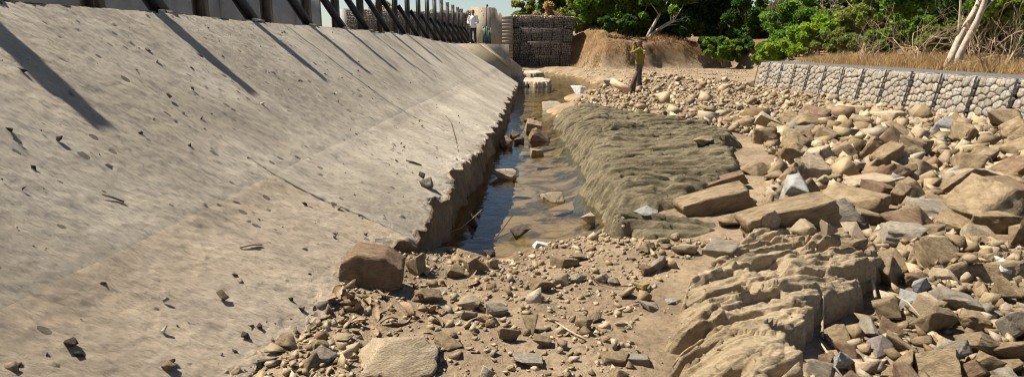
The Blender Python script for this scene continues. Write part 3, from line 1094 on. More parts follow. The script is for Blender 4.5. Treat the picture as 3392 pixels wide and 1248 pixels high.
FE = [
    (1136, 823, 1343, 975, 'block', 1, 'brown', 'big squarish brown boulder resting against the bottom of the concrete slope', None, .55, 1.1),
    (1345, 840, 1412, 925, 'block', 2, 'tan', 'upright tan block wedged beside the big brown boulder at the apron edge', None, .8),
    (1165, 1106, 1455, 1275, 'lump', 1, 'pale', 'largest pale boulder at the bottom edge below the gravel slope', (0, 0, .05), .8, 1.25),
    (1363, 943, 1465, 1012, 'block', 3, 'tan', 'flat-topped tan block below the big brown boulder', (0, 0, .2), .7),
    (1529, 834, 1622, 912, 'block', 4, 'tan', 'angular brown-tan block at the near end of the stream', (0, 0, .5), .8),
    (1479, 876, 1541, 930, 'lump', 2, 'tan', 'rounded tan rock between the block at the stream end and the apron', None, .8),
    (1610, 849, 1652, 897, 'wedge', 1, 'pale', 'pale pointed rock right beside the angular block at the stream end', None, .7),
    (1516, 977, 1600, 1040, 'block', 5, 'pale', 'pale faceted rock in the gravel below the stream end', (0, .1, .7), .8),
    (1610, 992, 1684, 1058, 'lump', 3, 'grey', 'weathered grey rock with a flat face in the middle of the gravel', None, .7),
    (1556, 1032, 1620, 1073, 'wedge', 2, 'tan', 'tan wedge in front of the pale faceted rock', None, .8),
    (1435, 1111, 1538, 1168, 'lump', 4, 'tan', 'low tan rock right of the largest pale boulder', (0, .1, -.2), .8),
    (1033, 1143, 1129, 1216, 'block', 6, 'grey', 'grey-tan block left of the largest pale boulder', (.2, 0, .4), .7),
    (1102, 1100, 1171, 1138, 'lump', 5, 'pale', 'small pale slab-like rock just above the grey-tan block', None, .8),
    (1033, 1120, 1094, 1168, 'lump', 6, 'tan', 'rough tan rock at the foot of the apron, behind the grey-tan block', None, .8),
    (1000, 1175, 1082, 1240, 'wedge', 3, 'tan', 'leaning dark-sided tan wedge at the bottom end of the apron edge', (.3, .2, .9), .7),
    (1823, 845, 1917, 897, 'block', 7, 'tan', 'dark-fronted block on the gravel right of the stream end', (0, 0, -.2), .6),
    (1880, 838, 1945, 874, 'block', 8, 'tan', 'brownish block touching the dark-fronted block from behind', (0, 0, .3), .7),
    (1754, 908, 1835, 974, 'lump', 7, 'tan', 'rounded tan boulder in the centre of the gravel shore', (0, 0, .4), .8),
    (1828, 901, 1892, 955, 'block', 9, 'pale', 'pale tilted block leaning on the rounded tan boulder', (.2, .3, .3), .7),
    (1882, 898, 1944, 944, 'lump', 8, 'grey', 'light grey rounded rock right of the pale tilted block', None, .8),
    (1966, 903, 2020, 944, 'block', 10, 'pale', 'pale yellowish block in a row of three shore rocks', None, .8),
    (2010, 915, 2052, 950, 'lump', 9, 'grey', 'small round grey rock touching the pale yellowish block', None, .8),
    (2107, 798, 2181, 846, 'lump', 10, 'tan', 'tan cobble at the foot of the low bedrock step', (0, 0, .3), .8),
    (2223, 800, 2309, 853, 'lump', 11, 'pale', 'smooth pale boulder left of the big capped block', (0, 0, -.3), .8),
    (2129, 842, 2218, 905, 'block', 11, 'grey', 'grey-tan angular block above the brown pitted rock', (0, 0, .5), .8),
    (2117, 876, 2172, 918, 'lump', 12, 'brown', 'brown pitted rock at the left edge of the tan outcrop', None, .8),
    (2320, 766, 2450, 858, 'block', 12, 'grey', 'big light block with a rough cap on top, above the tan outcrop', (0, 0, .3), .8),
    (2092, 933, 2158, 978, 'lump', 13, 'yellow', 'yellow ochre stone on the sand left of the outcrop', (0, .2, .3), .7),
    (2114, 990, 2190, 1038, 'wedge', 4, 'grey', 'grey wedge with one white face on the sand', (0, 0, .2), .8),
    (2205, 982, 2255, 1013, 'lump', 14, 'blue', 'small blue-grey stone right of the grey wedge', None, .8),
    (1699, 1165, 1798, 1222, 'slab', 1, 'grey', 'flat grey slab lying on the sand near the bottom edge', (0, .05, .1), .8),
    (1990, 1165, 2084, 1216, 'slab', 2, 'tan', 'layered flat tan rock, left one of the pair at the bottom', (0, .05, .1), .7),
    (2079, 1170, 2149, 1212, 'slab', 3, 'grey', 'layered flat grey rock, right one of the pair at the bottom', (0, -.1, -.2), .7),
    (2098, 680, 2182, 730, 'lump', 15, 'blue', 'blue-grey rounded rock at the foot of the dark bedrock shelf', None, .8),
    (2240, 612, 2492, 722, 'slab', 4, 'tan', 'long tan slab tilted up to the right beside the dark shelf', (.10, -.26, .10), .36, .8),
    (2452, 612, 2758, 762, 'slab', 5, 'tan', 'longest thick tan slab lying tilted in the middle of the rocks', (.10, -.24, .06), .36, .8),
    (2330, 585, 2470, 640, 'slab', 6, 'brown', 'narrow dark slab leaning above the long tilted slab', (.1, -.3, .15), .3, .8),
    (2375, 700, 2475, 765, 'lump', 16, 'tan', 'rough tan rock under the end of the longest slab', None, .8),
    (2512, 706, 2578, 790, 'wedge', 5, 'grey', 'grey triangular wedge standing upright in front of the longest slab', (0, .1, .4), .6),
    (2615, 720, 2705, 798, 'lump', 17, 'pale', 'pale rounded boulder right of the grey upright wedge', None, .8),
    (2705, 748, 2775, 815, 'block', 13, 'pale', 'pale yellow angular rock right of the pale rounded boulder', (.2, 0, .6), .8),
    (2855, 1110, 2962, 1190, 'wedge', 6, 'purple', 'purple-grey pyramid-shaped stone near the bottom edge', (0, 0, .3), .8),
    (2745, 1170, 2808, 1245, 'slab', 7, 'blue', 'thin grey slab leaning left of the purple-grey pyramid', (.5, .5, .4), .6),
    (2905, 1155, 3022, 1262, 'wedge', 7, 'tan', 'pointed tan rock at the bottom edge below the purple-grey pyramid', (.1, 0, 1.2), .8),
    (3075, 1118, 3185, 1232, 'slab', 8, 'grey', 'grey-brown slab leaning back near the bottom right', (.75, .1, .5), .5),
    (3110, 1130, 3200, 1190, 'slab', 9, 'pale', 'bright flat shard lying on the leaning grey-brown slab', (.2, .35, -.5), .7),
    (3190, 1162, 3305, 1262, 'block', 14, 'tan', 'blocky tan rock at the bottom right edge', (0, 0, .2), .8),
    (3318, 1000, 3400, 1150, 'slab', 10, 'grey', 'large flat grey slab cut off by the right edge', (.7, -.2, .3), .9),
    (3030, 1008, 3142, 1125, 'lump', 18, 'tan', 'pitted tan block with hollows right of the outcrop', (.5, .2, .3), .7),
    (3000, 912, 3080, 988, 'wedge', 8, 'blue', 'pale bluish shard with a bright flat top', (.3, .1, .2), .7),
    (2880, 840, 3000, 965, 'block', 15, 'tan', 'tall tan rock with a dark hollow front right of the outcrop', (.1, 0, .4), .7),
    (2790, 770, 2860, 830, 'block', 16, 'tan', 'tan block at the upper end of the outcrop', (0, 0, .6), .8),
    (3260, 872, 3360, 932, 'wedge', 9, 'white', 'whitish wedge rock near the right edge', (0, .1, .3), .8),
    (3146, 570, 3302, 645, 'slab', 11, 'pale', 'broad pale slab with a flat sunlit top near the right edge', (.12, -.1, .1), .7),
    (2795, 586, 2975, 645, 'slab', 12, 'pale', 'long pale slab right behind the longest tilted slab', (.1, -.12, .1), .5),
    (2935, 608, 3020, 694, 'block', 17, 'tan', 'upright tan rock standing before the long pale slab', (0, 0, .3), .7),
    (2450, 530, 2548, 588, 'block', 18, 'tan', 'cube-like tan rock near the upper right end of the dark shelf', (0, 0, .3), .9),
    (2600, 545, 2688, 585, 'slab', 13, 'grey', 'flat grey-brown rock right of the cube-like rock', None, .8),
    (2683, 495, 2735, 560, 'wedge', 10, 'tan', 'upright tan wedge among the rocks below the gabion wall', (0, .1, .4), .6),
    (2725, 515, 2800, 560, 'lump', 19, 'tan', 'dark-fronted tan lump right of the upright tan wedge', None, .8),
    (2880, 490, 2985, 575, 'slab', 14, 'tan', 'tan slab tipped up with a deep shaded side', (.2, -.55, .3), .5),
    (2960, 450, 3060, 505, 'block', 19, 'brown', 'brown block with a shaded front under the gabion wall', (0, 0, .1), .7),
    (3220, 495, 3285, 552, 'wedge', 11, 'pale', 'pale wedge with a dark notch near the right edge', None, .7),
    (3300, 575, 3400, 650, 'lump', 20, 'tan', 'rough tan boulder cut off by the right edge, beside the broad pale slab', None, .9),
    (3020, 645, 3140, 715, 'block', 20, 'tan', 'tan angular rock below the broad pale slab', (0, .1, .5), .8),
    (2290, 455, 2360, 490, 'lump', 21, 'tan', 'pale tan rock at the tip of the upper bedrock ridge', None, .8),
    (2780, 350, 2855, 395, 'slab', 15, 'pale', 'pale flat-topped rock just below the gabion wall', (.1, -.1, .2), .7),
    (2630, 410, 2700, 460, 'lump', 22, 'grey', 'large grey rock on the gravel bar between the shelf and the gabion wall', None, .8),
    (2478, 268, 2500, 292, 'block', 21, 'brown', 'dark upright stone at the far foot of the gabion wall', None, .8),
    # in and beside the water
    (1620, 556, 1718, 598, 'lump', 23, 'pale', 'pale flat boulder standing out of the blue water', (0, .08, -.1), .6),
    (1788, 634, 1872, 672, 'lump', 24, 'pale', 'cream rounded boulder half under the water, near the shelf', (0, 0, -.2), .7),
    (1685, 746, 1757, 794, 'block', 22, 'dark', 'dark wet block at the near end of the pool', (0, .1, -.2), .7),
    (1925, 708, 1966, 742, 'block', 23, 'pale', 'small pale cube at the corner of the pool below the shelf', (0, 0, .4), .9),
    (1740, 397, 1799, 442, 'block', 24, 'tan', 'farther of the two brown boulders in the stream narrows', (0, 0, .2), .8),
    (1748, 426, 1822, 474, 'lump', 25, 'brown', 'nearer of the two brown boulders in the stream narrows', (0, 0, .3), .8),
    (1755, 493, 1802, 518, 'slab', 16, 'tan', 'flat tan stone breaking the surface in mid-stream', None, .9),
    (1890, 287, 1937, 318, 'wedge', 12, 'white', 'bright white stone at the edge of the far pool', (0, .2, .2), .8),
    (1552, 708, 1588, 755, 'lump', 26, 'dark', 'dark wet stone in the water beside the apron wall', None, .8),
    (1578, 700, 1593, 718, 'lump', 27, 'dark', 'tiny dark stone behind the dark wet stone by the apron wall', None, .8),
    (1652, 450, 1698, 492, 'block', 25, 'brown', 'dark brown block under the apron edge at the stream narrows', None, .9),
    (1690, 432, 1722, 462, 'lump', 28, 'brown', 'brown lump right of the dark block under the apron edge', None, .9),
    (1702, 455, 1736, 478, 'lump', 29, 'dark', 'small dark stone in the water at the stream narrows', None, .9),
    (1735, 390, 1775, 405, 'slab', 17, 'brown', 'flat dark stone behind the two brown boulders', None, .9),
    (1600, 828, 1642, 850, 'lump', 30, 'dark', 'mossy dark lump in the shallow near end of the pool', None, .8),
    (1765, 798, 1815, 822, 'slab', 18, 'white', 'pale flat shard at the near shore of the pool', (0, .3, .2), .8),
    (1998, 265, 2050, 281, 'slab', 19, 'grey', 'long flat grey rock at the back of the far pool', None, .7),
    (1796, 343, 1862, 358, 'slab', 20, 'grey', 'long flat grey rock at the tip of the shelf in the stream', None, .5),
]
i0 = [k for k, it in enumerate(FE) if 'standing out of the blue water' in it[7]][0]
WET = {it[7] for it in FE[i0:]}
for it in FE:
    feature(*it[:8], rot=it[8], depth=it[9], wet=it[7] in WET, tall=it[10] if len(it) > 10 else 1.0)

# ------------------------------------------------------------------ loose rocks, largest to smallest
ZONES = {
    'field': [(2.35, 6.2), (3.2, 8.2), (3.7, 10.2), (3.2, 12.0), (8.2, 13.2), (8.7, 7.6), (8.4, 5.2), (4.6, 3.4), (2.6, 4.6), (1.9, 5.2)],
    'front': [(1.02, 2.2), (1.35, 2.75), (1.7, 3.1), (2.1, 3.5), (2.45, 4.0), (2.3, 4.6), (3.2, 5.2), (6.2, 5.2), (4.2, 2.2)],
    'bar': [(.95, 16.3), (2.4, 14.2), (3.2, 12.0), (8.2, 13.2), (7.9, 20.5), (6.0, 22.0), (2.0, 21.5), (1.15, 20.5)],
    'far': [(1.4, 21.5), (7.9, 20.5), (7.8, 26), (6, 33), (3.8, 30), (3.4, 26), (2, 23.3)],
    'shore': [(-1.15, 2.2), (-1.2, 3.4), (-.95, 4.6), (-.8, 5.1), (-.3, 5.0), (.1, 5.4), (.6, 5.6), (1.0, 4.9), (1.6, 4.8), (1.1, 4.2), (.7, 3.6), (.5, 2.9), (.4, 2.2)],
    'foot': [(-1.35, 2.2), (-1.42, 3.4), (-1.3, 4.0), (-1.0, 4.0), (-1.0, 3.3), (-.8, 2.2)],
}
SPEC = {  # zone: list of (count, dmin, dmax)
    'field': [(120, .34, .62), (480, .19, .34), (1500, .09, .19)],
    'front': [(80, .16, .27), (360, .09, .16), (1200, .04, .09)],
    'bar': [(70, .24, .44), (420, .13, .24), (1900, .06, .13)],
    'far': [(60, .2, .35), (200, .1, .2)],
    'shore': [(70, .07, .14), (420, .03, .07)],
    'foot': [(60, .06, .12), (150, .03, .06)],
}
# hashed grid of what is taken
cells = {}


def put(x, y, r):
    cells.setdefault((int(x // .6), int(y // .6)), []).append((x, y, r))


def free(x, y, r, tight):
    i, j = int(x // .6), int(y // .6)
    for a in (-1, 0, 1):
        for b in (-1, 0, 1):
            for (u, v, q) in cells.get((i + a, j + b), ()):
                if (u - x) ** 2 + (v - y) ** 2 < (tight * (r + q)) ** 2:
                    return False
    return True


for (x, y, r) in taken:
    put(x, y, r)
srng = np.random.default_rng(21)
loose = []
for zn, poly in ZONES.items():
    P = np.array(poly)
    for (cnt, d0, d1) in SPEC[zn]:
        n, tries = 0, 0
        cand = srng.uniform([P[:, 0].min(), P[:, 1].min()], [P[:, 0].max(), P[:, 1].max()], (cnt * 9, 2))
        ok = sdf_poly(poly, cand[:, 0], cand[:, 1]) > 0
        for (x, y) in cand[ok]:
            if n >= cnt:
                break
            d = d0 + (d1 - d0) * srng.random() ** 1.5
            if free(x, y, d * .5, .62):
                put(x, y, d * .5)
                loose.append((zn, float(x), float(y), d))
                n += 1
LX = np.array([l[1] for l in loose])
LY = np.array([l[2] for l in loose])
LD = np.array([l[3] for l in loose])
LZ = surf(LX, LY)
# not in deep water, not inside the wall
LW = [i for i in range(len(loose)) if LZ[i] > WATER_Z - .06 and LX[i] < wall_x(LY[i]) - .12 and abs(LX[i] - 3.75) + abs(LY[i] - 22.5) > .7]
big = sorted(LW, key=lambda i: -LD[i] / math.hypot(LX[i], LY[i]))
NF = len(FE)
solo = set(big[:300 - NF])

GROUP = {'field': 'loose rocks in the field below the gabion wall', 'front': 'loose rocks around the tan outcrop', 'bar': 'loose rocks on the gravel bar', 'far': 'loose stones on the far gravel',
         'shore': 'loose stones on the gravel shore', 'foot': 'stones in the debris at the apron foot'}


LAND = [('big brown boulder', 'the big brown boulder'), ('largest pale', 'the largest pale boulder'), ('angular brown-tan block', 'the block at the stream end'), ('pale faceted', 'the pale faceted rock'),
        ('rounded tan boulder in the centre', 'the rounded boulder amid the shore'), ('smooth pale boulder', 'the smooth pale boulder'), ('big light block', 'the big capped block'), ('yellow ochre', 'the yellow ochre stone'),
        ('flat grey slab lying', 'the flat grey slab on the sand'), ('layered flat tan', 'the paired layered rocks'), ('blue-grey rounded', 'the blue-grey rounded rock'), ('long tan slab', 'the long tilted slab'),
        ('longest thick', 'the longest thick slab'), ('grey triangular', 'the grey upright wedge'), ('pale rounded boulder right', 'the pale rounded boulder'), ('purple-grey pyramid-shaped', 'the purple-grey pyramid stone'),
        ('pointed tan rock at the bottom', 'the pointed rock at the bottom edge'), ('grey-brown slab leaning', 'the leaning grey-brown slab'), ('blocky tan rock', 'the blocky rock at the bottom right'),
        ('large flat grey slab', 'the flat slab at the right edge'), ('pitted tan block', 'the pitted block'), ('pale bluish', 'the bluish shard'), ('tall tan rock with', 'the rock with the hollow front'), ('whitish wedge', 'the whitish wedge'),
        ('broad pale slab', 'the broad pale slab'), ('long pale slab', 'the long pale slab'), ('cube-like', 'the cube-like rock'), ('upright tan wedge', 'the upright tan wedge'), ('tan slab tipped', 'the tipped-up slab'),
        ('brown block with a shaded', 'the brown block'), ('pale tan rock at the tip', 'the rock at the bedrock ridge tip'), ('pale flat-topped', 'the flat-topped rock by the gabions'), ('large grey rock on', 'the large grey rock on the bar'),
        ('dark upright stone at', 'the far foot of the gabion wall'), ('bright white stone', 'the bright white stone'), ('tan angular rock below', 'the angular rock below the broad slab'), ('pale wedge with', 'the notched pale wedge')]
MARK = []
for o in list(COL.objects):
    for key, short in LAND:
        if o.get('category') == 'rock' and str(o.get('label', '')).startswith(key):
            MARK.append((o.location.x, o.location.y, short))
MARK += [(3.8, 22.5, 'the man in olive'), (8.0, 14.0, 'the gabion wall at mid length'), (8.0, 18.5, 'the farther half of the gabion wall'), (8.2, 10.5, 'the near end of the gabion wall'), (1.6, 16.6, 'the far end of the dark shelf'), (3.0, 12.6, 'the upper corner of the dark shelf'),
         (5.2, 17, 'the middle of the gravel bar'), (-1.2, 3.0, 'the debris at the apron foot')]
seen_labels = {}


def loose_label(size, kind, mt, x, y):
    m = min(MARK, key=lambda q: (q[0] - x) ** 2 + (q[1] - y) ** 2)
    dx, dy = x - m[0], (y - m[1]) * .7
    rel = ('right of' if dx > 0 else 'left of') if abs(dx) > abs(dy) else ('behind' if dy > 0 else 'in front of')
    core = '%s %s %s rock %s %s' % (size, SHAPE[kind], TONE[mt], rel, m[2])
    n = seen_labels[core] = seen_labels.get(core, 0) + 1
    return core if n == 1 else 'another %s' % core if n == 2 else '%s %s' % (ORD[n - 1], core)


SHAPE = {'block': 'angular', 'lump': 'rounded', 'slab': 'flat', 'wedge': 'pointed'}
TONE = {'tan': 'tan', 'brown': 'brown', 'grey': 'grey', 'blue': 'blue-grey', 'pale': 'pale'}
for i in big[:300 - NF]:
    zn, x, y, d = loose[i]
    kind = srng.choice(['block', 'lump', 'slab', 'wedge'], p=[.34, .12, .36, .18])
    mt = srng.choice(['tan', 'brown', 'grey', 'blue', 'pale'], p=[.64, .09, .08, .02, .17])
    asp = srng.uniform(.6, 1.0)
    hh = d * {'block': .62, 'lump': .6, 'slab': .55, 'wedge': .72}[kind] * srng.uniform(.8, 1.2)
    size = 'large' if d > .32 else ('mid-sized' if d > .17 else 'small')
    tl = .6 if zn in ('field', 'front') else .45
    rot = (srng.normal() * tl * .6, srng.normal() * tl * .7 - .1, srng.uniform(0, 6.28))
    place_rock(x, y, LZ[i] + hh * .33, (d, d * asp, hh), kind, int(srng.integers(30, 36)), mt, loose_label(size, kind, mt, x, y), rot, GROUP[zn], sub=4 if d / y > .045 else 3)

# the rest of the stones: one mass
lib = [rock_shape(0, 600 + k, pts=7 + k % 3, corner=.35, slabby=(k % 3 == 0)) for k in range(24)]
lib1 = [rock_shape(0, 700 + k, pts=7, corner=.5) for k in range(16)]
PAL = np.array([(.32, .24, .14), (.38, .295, .18), (.26, .19, .11), (.42, .34, .225), (.36, .30, .22), (.25, .17, .10), (.38, .29, .19), (.45, .35, .23), (.38, .28, .165)])


def rotm(a, b, c):
    return np.array(Matrix.Rotation(c, 3, 'Z') @ Matrix.Rotation(b, 3, 'Y') @ Matrix.Rotation(a, 3, 'X'))


def mass(name, items, lb, mat, label=None, parent=None, smooth=False):
    Vs, Fs, Cs, n = [], [], [], 0
    for (x, y, z, dims, rot, col, k) in items:
        V, Fc = lb[k % len(lb)]
        W = (V * (np.array(dims) / 2)) @ rotm(*rot).T + np.array([x, y, z])
        Vs.append(W)
        Fs.append(Fc + n)
        Cs.append(np.repeat(np.array(col)[None], len(V), 0))
        n += len(V)
    me = mesh_np(name, np.concatenate(Vs), np.concatenate(Fs), smooth, np.concatenate(Cs))
    return obj(name, me, M[mat], parent, label=label, kind='stuff')


items = []
for i in LW:
    if i in solo:
        continue
    zn, x, y, d = loose[i]
    hh = d * (srng.uniform(.25, .5) if zn == 'foot' else srng.uniform(.32, .85))
    items.append((x, y, LZ[i] + hh * .28, (d, d * srng.uniform(.55, 1), hh), (srng.normal() * .55, srng.normal() * .55, srng.uniform(0, 6.28)), PAL[srng.integers(len(PAL))] * srng.uniform(.6, 1.08), int(srng.integers(99))))
mass('rubble', items, lib, 'rubble', 'smaller broken stones filling the gaps between the rocks')

# pebbles and grit
pitems = []


def pebble_zone(poly, n, d0, d1, pal=PAL, cond=None):
    P = np.array(poly)
    c = srng.uniform([P[:, 0].min(), P[:, 1].min()], [P[:, 0].max(), P[:, 1].max()], (n * 2, 2))
    c = c[sdf_poly(poly, c[:, 0], c[:, 1]) > 0][:n]
    z = surf(c[:, 0], c[:, 1])
    for (x, y), zz in zip(c, z):
        if zz < WATER_Z - .03:
            continue
        d = d0 + (d1 - d0) * srng.random() ** 2.5
        pitems.append((x, y, zz + d * .12, (d, d * srng.uniform(.5, 1), d * srng.uniform(.3, .7)), (srng.normal() * .3, srng.normal() * .3, srng.uniform(0, 6.28)), pal[srng.integers(len(pal))] * srng.uniform(.7, 1.15), int(srng.integers(99))))


pebble_zone(ZONES['shore'], 2600, .008, .045)
pebble_zone(ZONES['foot'], 500, .01, .05)
pebble_zone(ZONES['front'], 1500, .012, .05)
pebble_zone(ZONES['field'], 1500, .02, .09)
pebble_zone(ZONES['bar'], 2200, .03, .10)
pebble_zone(ZONES['far'], 1500, .03, .12)
pebble_zone([(2.2, 31.5), (2.9, 41), (5.5, 39), (9, 40), (13, 38), (9, 27), (8, 25), (6, 30), (3.9, 30)], 900, .04, .14)
pebble_zone(LEDGES['shelf'][0], 130, .01, .05)
pebble_zone(LEDGES['outcrop'][0], 200, .006, .03)
mass('gravel', pitems, lib1, 'rubble', 'fine gravel and pebbles strewn over the silt')

# ------------------------------------------------------------------ gabion wall on the right bank
gw = obj('gabion_wall', None, label='long low gabion wall of wired pale stones along the right bank', cat='gabion wall')
A, B = np.array(WALL_A), np.array(WALL_B)
Lw = float(np.linalg.norm(B - A))
ux = (B - A) / Lw
un = np.array([-1.0, 0.0]) - ux * ux[0] * -1
un = np.array([ux[1], -ux[0]])
un = un if un[0] < 0 else -un           # outward normal, towards the stream
BAT = .17
WBASE = -.05


def wpt(s, h, out=0.0):
    """s along the wall, h above its base, out from its face"""
    p = A + ux * s + un * (out - BAT * h)
    return np.array([p[0], p[1], WBASE + h])


HW = WALL_TOP - WBASE
nb = int(round(Lw / 1.02))
bl = Lw / nb
glib2 = [rock_shape(0, 820 + k, pts=14, corner=.8) for k in range(12)]
GPAL = np.array([(.34, .295, .235), (.38, .335, .27), (.30, .26, .205), (.37, .315, .245), (.33, .30, .26)])
ang = math.atan2(ux[1], ux[0])
tilt = math.atan(BAT)
grng = np.random.default_rng(31)


def fitted_stones(L, H, n, r):
    """stones packed like a dry wall: cells of a relaxed point set, returned as (centre, outline)"""
    an = 1.3
    P = r.uniform([0, 0], [L, H * an], (n, 2))
    S = r.uniform([0, 0], [L, H * an], (2600, 2))
    for _ in range(5):
        k = ((S[:, None] - P[None]) ** 2).sum(2).argmin(1)
        for i in range(n):
            if (k == i).any():
                P[i] = .35 * P[i] + .65 * S[k == i].mean(0)
    th = np.arange(16) * 2 * math.pi / 16
    U = np.stack([np.cos(th), np.sin(th)], 1)
    out = []
    for i in range(n):
        d = np.delete(P, i, 0) - P[i]
        q = U @ d.T
        with np.errstate(divide='ignore'):
            rr = np.where(q > 1e-6, (d ** 2).sum(1)[None] / (2 * np.maximum(q, 1e-9)), 9).min(1)
            for a, lo, hi in ((0, .035, L - .035), (1, 0, H * an)):
                rr = np.minimum(rr, np.where(U[:, a] > 1e-6, (hi - P[i, a]) / np.maximum(U[:, a], 1e-9), np.where(U[:, a] < -1e-6, (P[i, a] - lo) / np.maximum(-U[:, a], 1e-9), 9)))
        rr = np.clip(rr, .01, .3)
        rr = .72 * rr + .14 * (np.roll(rr, 1) + np.roll(rr, -1))      # rounded corners
        out.append(((P[i, 0], P[i, 1] / an), U * rr[:, None] / np.array([1, an])))
    return out


def stone_solid(outline, r, bulge):
    """local frame: x along the wall, y out of the wall, z up"""
    n = len(outline)
    V = []
    for f, dpt in ((.80, -.10), (.94, -.02), (.91, .010), (.80, .026), (.42, .034)):
        o = outline * f * (1 + .03 * r.normal(size=(n, 1)))
        V.append(np.stack([o[:, 0], np.full(n, dpt * bulge) + .006 * r.normal(size=n), o[:, 1]], 1))
    V = np.concatenate(V + [[[0, .036 * bulge, 0]]])
    Q = np.concatenate([np.stack([np.arange(n) + k * n, (np.arange(n) + 1) % n + k * n, (np.arange(n) + 1) % n + (k + 1) * n, np.arange(n) + (k + 1) * n], 1) for k in range(4)])
    T = np.stack([np.arange(n) + 4 * n, (np.arange(n) + 1) % n + 4 * n, np.full(n, 5 * n)], 1)
    return V, Q, T


e3 = np.array([0, 0, 1.0])
upw = np.array([-un[0] * BAT, -un[1] * BAT, 1.0])
outw = np.array([un[0], un[1], BAT])
alw = np.array([ux[0], ux[1], 0.0])
stones = []
for b in range(nb):
    for (c, o) in fitted_stones(bl, HW - .03, 30, grng):
        stones.append((b * bl + c[0], .01 + c[1], o))
stones.sort(key=lambda q: -q[0])
rest, RV, RQ, RT, RC, nR = [], [], [], [], [], 0
for n, (s_, h_, o) in enumerate(stones):
    V, Q, T = stone_solid(o, grng, grng.uniform(.7, 1.15))
    W = V[:, :1] * alw + V[:, 1:2] * outw + V[:, 2:] * upw
    col = GPAL[grng.integers(len(GPAL))] * grng.uniform(.82, 1.12)
    p = wpt(s_, h_, -.045)
    if n < 300:
        me = mesh_np('stone', W, [Q, T], True, np.repeat(col[None], len(V), 0))
        obj('stone', me, M['gabion_stone'], gw, loc=p)
    else:
        RV.append(W + p)
        RQ.append(Q + nR)
        RT.append(T + nR)
        RC.append(np.repeat(col[None], len(V), 0))
        nR += len(V)
obj('stone', mesh_np('stone', np.concatenate(RV), [np.concatenate(RQ), np.concatenate(RT)], True, np.concatenate(RC)), M['gabion_stone'], gw, kind='stuff')
# stones seen through the lid, and the far stones
for s in np.arange(.1, Lw, .17):
    for d in np.arange(.12, .85, .17):
        p = wpt(s + grng.normal() * .03, HW, -d - grng.uniform(0, .05))
        rest.append((p[0], p[1], p[2] - .055, (.2, .2, .09), (0, 0, grng.uniform(0, 3)), GPAL[grng.integers(len(GPAL))] * grng.uniform(.6, .85), int(grng.integers(99))))
mass('stone_fill', rest, glib2, 'gabion_stone', parent=gw, smooth=True)
mb = MB()
c0 = [wpt(0, 0, -.14), wpt(Lw, 0, -.14), wpt(Lw, 0, -.95), wpt(0, 0, -.95)]
c1 = [wpt(0, HW - .05, -.14), wpt(Lw, HW - .05, -.14), wpt(Lw, HW - .05, -.75), wpt(0, HW - .05, -.75)]
mb.add(c0 + c1, [[0, 1, 5, 4], [1, 2, 6, 5], [2, 3, 7, 6], [3, 0, 4, 7], [4, 5, 6, 7]])
obj('core_fill', mb.mesh('core_fill'), M['dark'], gw)
mb = MB()
for s in np.arange(0, Lw + .01, .105):
    mb.tube([wpt(s, 0, .035), wpt(s, HW, .035)], .0028, 3, False)
for h in np.arange(.05, HW + .02, .105):
    mb.tube([wpt(0, h, .035), wpt(Lw, h, .035)], .0022, 3, False)
for s in np.arange(0, Lw + .01, .12):
    mb.tube([wpt(s, HW, .03) + [0, 0, .012], wpt(s, HW, -.9) + [0, 0, .012]], .003, 3, False)
for d in np.arange(0, .92, .07):
    mb.tube([wpt(0, HW, -d) + [0, 0, .014], wpt(Lw, HW, -d) + [0, 0, .014]], .003, 3, False)
obj('wire_mesh', mb.mesh('wire_mesh'), M['wire'], gw)
for b in range(nb + 1):
    mb = MB()
    s = b * bl
    for k in (-.018, 0, .018):
        hh = np.linspace(0, HW, 14)
        mb.tube([wpt(s + k + .006 * math.sin(h * 40 + k * 99), h, .03 + .006 * math.cos(h * 40)) for h in hh], .008, 4, False)
    obj('lacing_wire', mb.mesh('lacing_wire'), M['steel'], gw)

# ------------------------------------------------------------------ far gabion wall, abutment and gate
fg = obj('gabion_wall', None, label='tall shaded gabion wall of stacked baskets beyond the far pool', cat='gabion wall')
glib_s = [rock_shape(0, 900 + k, pts=14, corner=.7) for k in range(10)]
FX0, FX1, FY = xat(1692, 46.0), xat(1902, 46.0), 46.0
tiers = [(.05, .95, .0), (.95, 1.92, .12), (1.92, 2.88, .26), (2.88, 3.80, .40)]
for ti, (z0, z1, back) in enumerate(tiers):
    ncol = 6
    x0, x1 = FX0 + ti * .10 - .2, FX1 + ti * .09 - .30
    for c in range(ncol):
        a, b = x0 + (x1 - x0) * c / ncol, x0 + (x1 - x0) * (c + 1) / ncol
        it = []
        for zz in np.arange(z0 + .07, z1 - .03, .125):
            sx = a + .06
            while sx < b - .03:
                w = grng.uniform(.10, .20)
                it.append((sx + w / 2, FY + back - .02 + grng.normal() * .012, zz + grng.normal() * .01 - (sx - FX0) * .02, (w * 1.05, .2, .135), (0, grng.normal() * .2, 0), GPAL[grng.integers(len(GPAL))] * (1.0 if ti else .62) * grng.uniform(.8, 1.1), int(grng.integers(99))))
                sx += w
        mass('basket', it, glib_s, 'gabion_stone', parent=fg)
    mb = MB()
    mb.box(((x0 + x1) / 2, FY + back + .55, (z0 + z1) / 2 - .03), (x1 - x0 - .02, .98, z1 - z0 - .02))
    obj('core_fill', mb.mesh('core_fill'), M['dark'], fg)
    mb = MB()
    for c in range(ncol + 1):
        a = x0 + (x1 - x0) * c / ncol
        mb.box((a, FY + back - .13, (z0 + z1) / 2 - (a - FX0) * .02), (.035, .03, z1 - z0))
    for z in (z0, z1):
        mb.tube([(x0, FY + back - .13, z - (x0 - FX0) * .02), (x1, FY + back - .13, z - (x1 - FX0) * .02)], .016, 4)
    obj('wire_frame', mb.mesh('wire_frame'), M['steel'], fg)

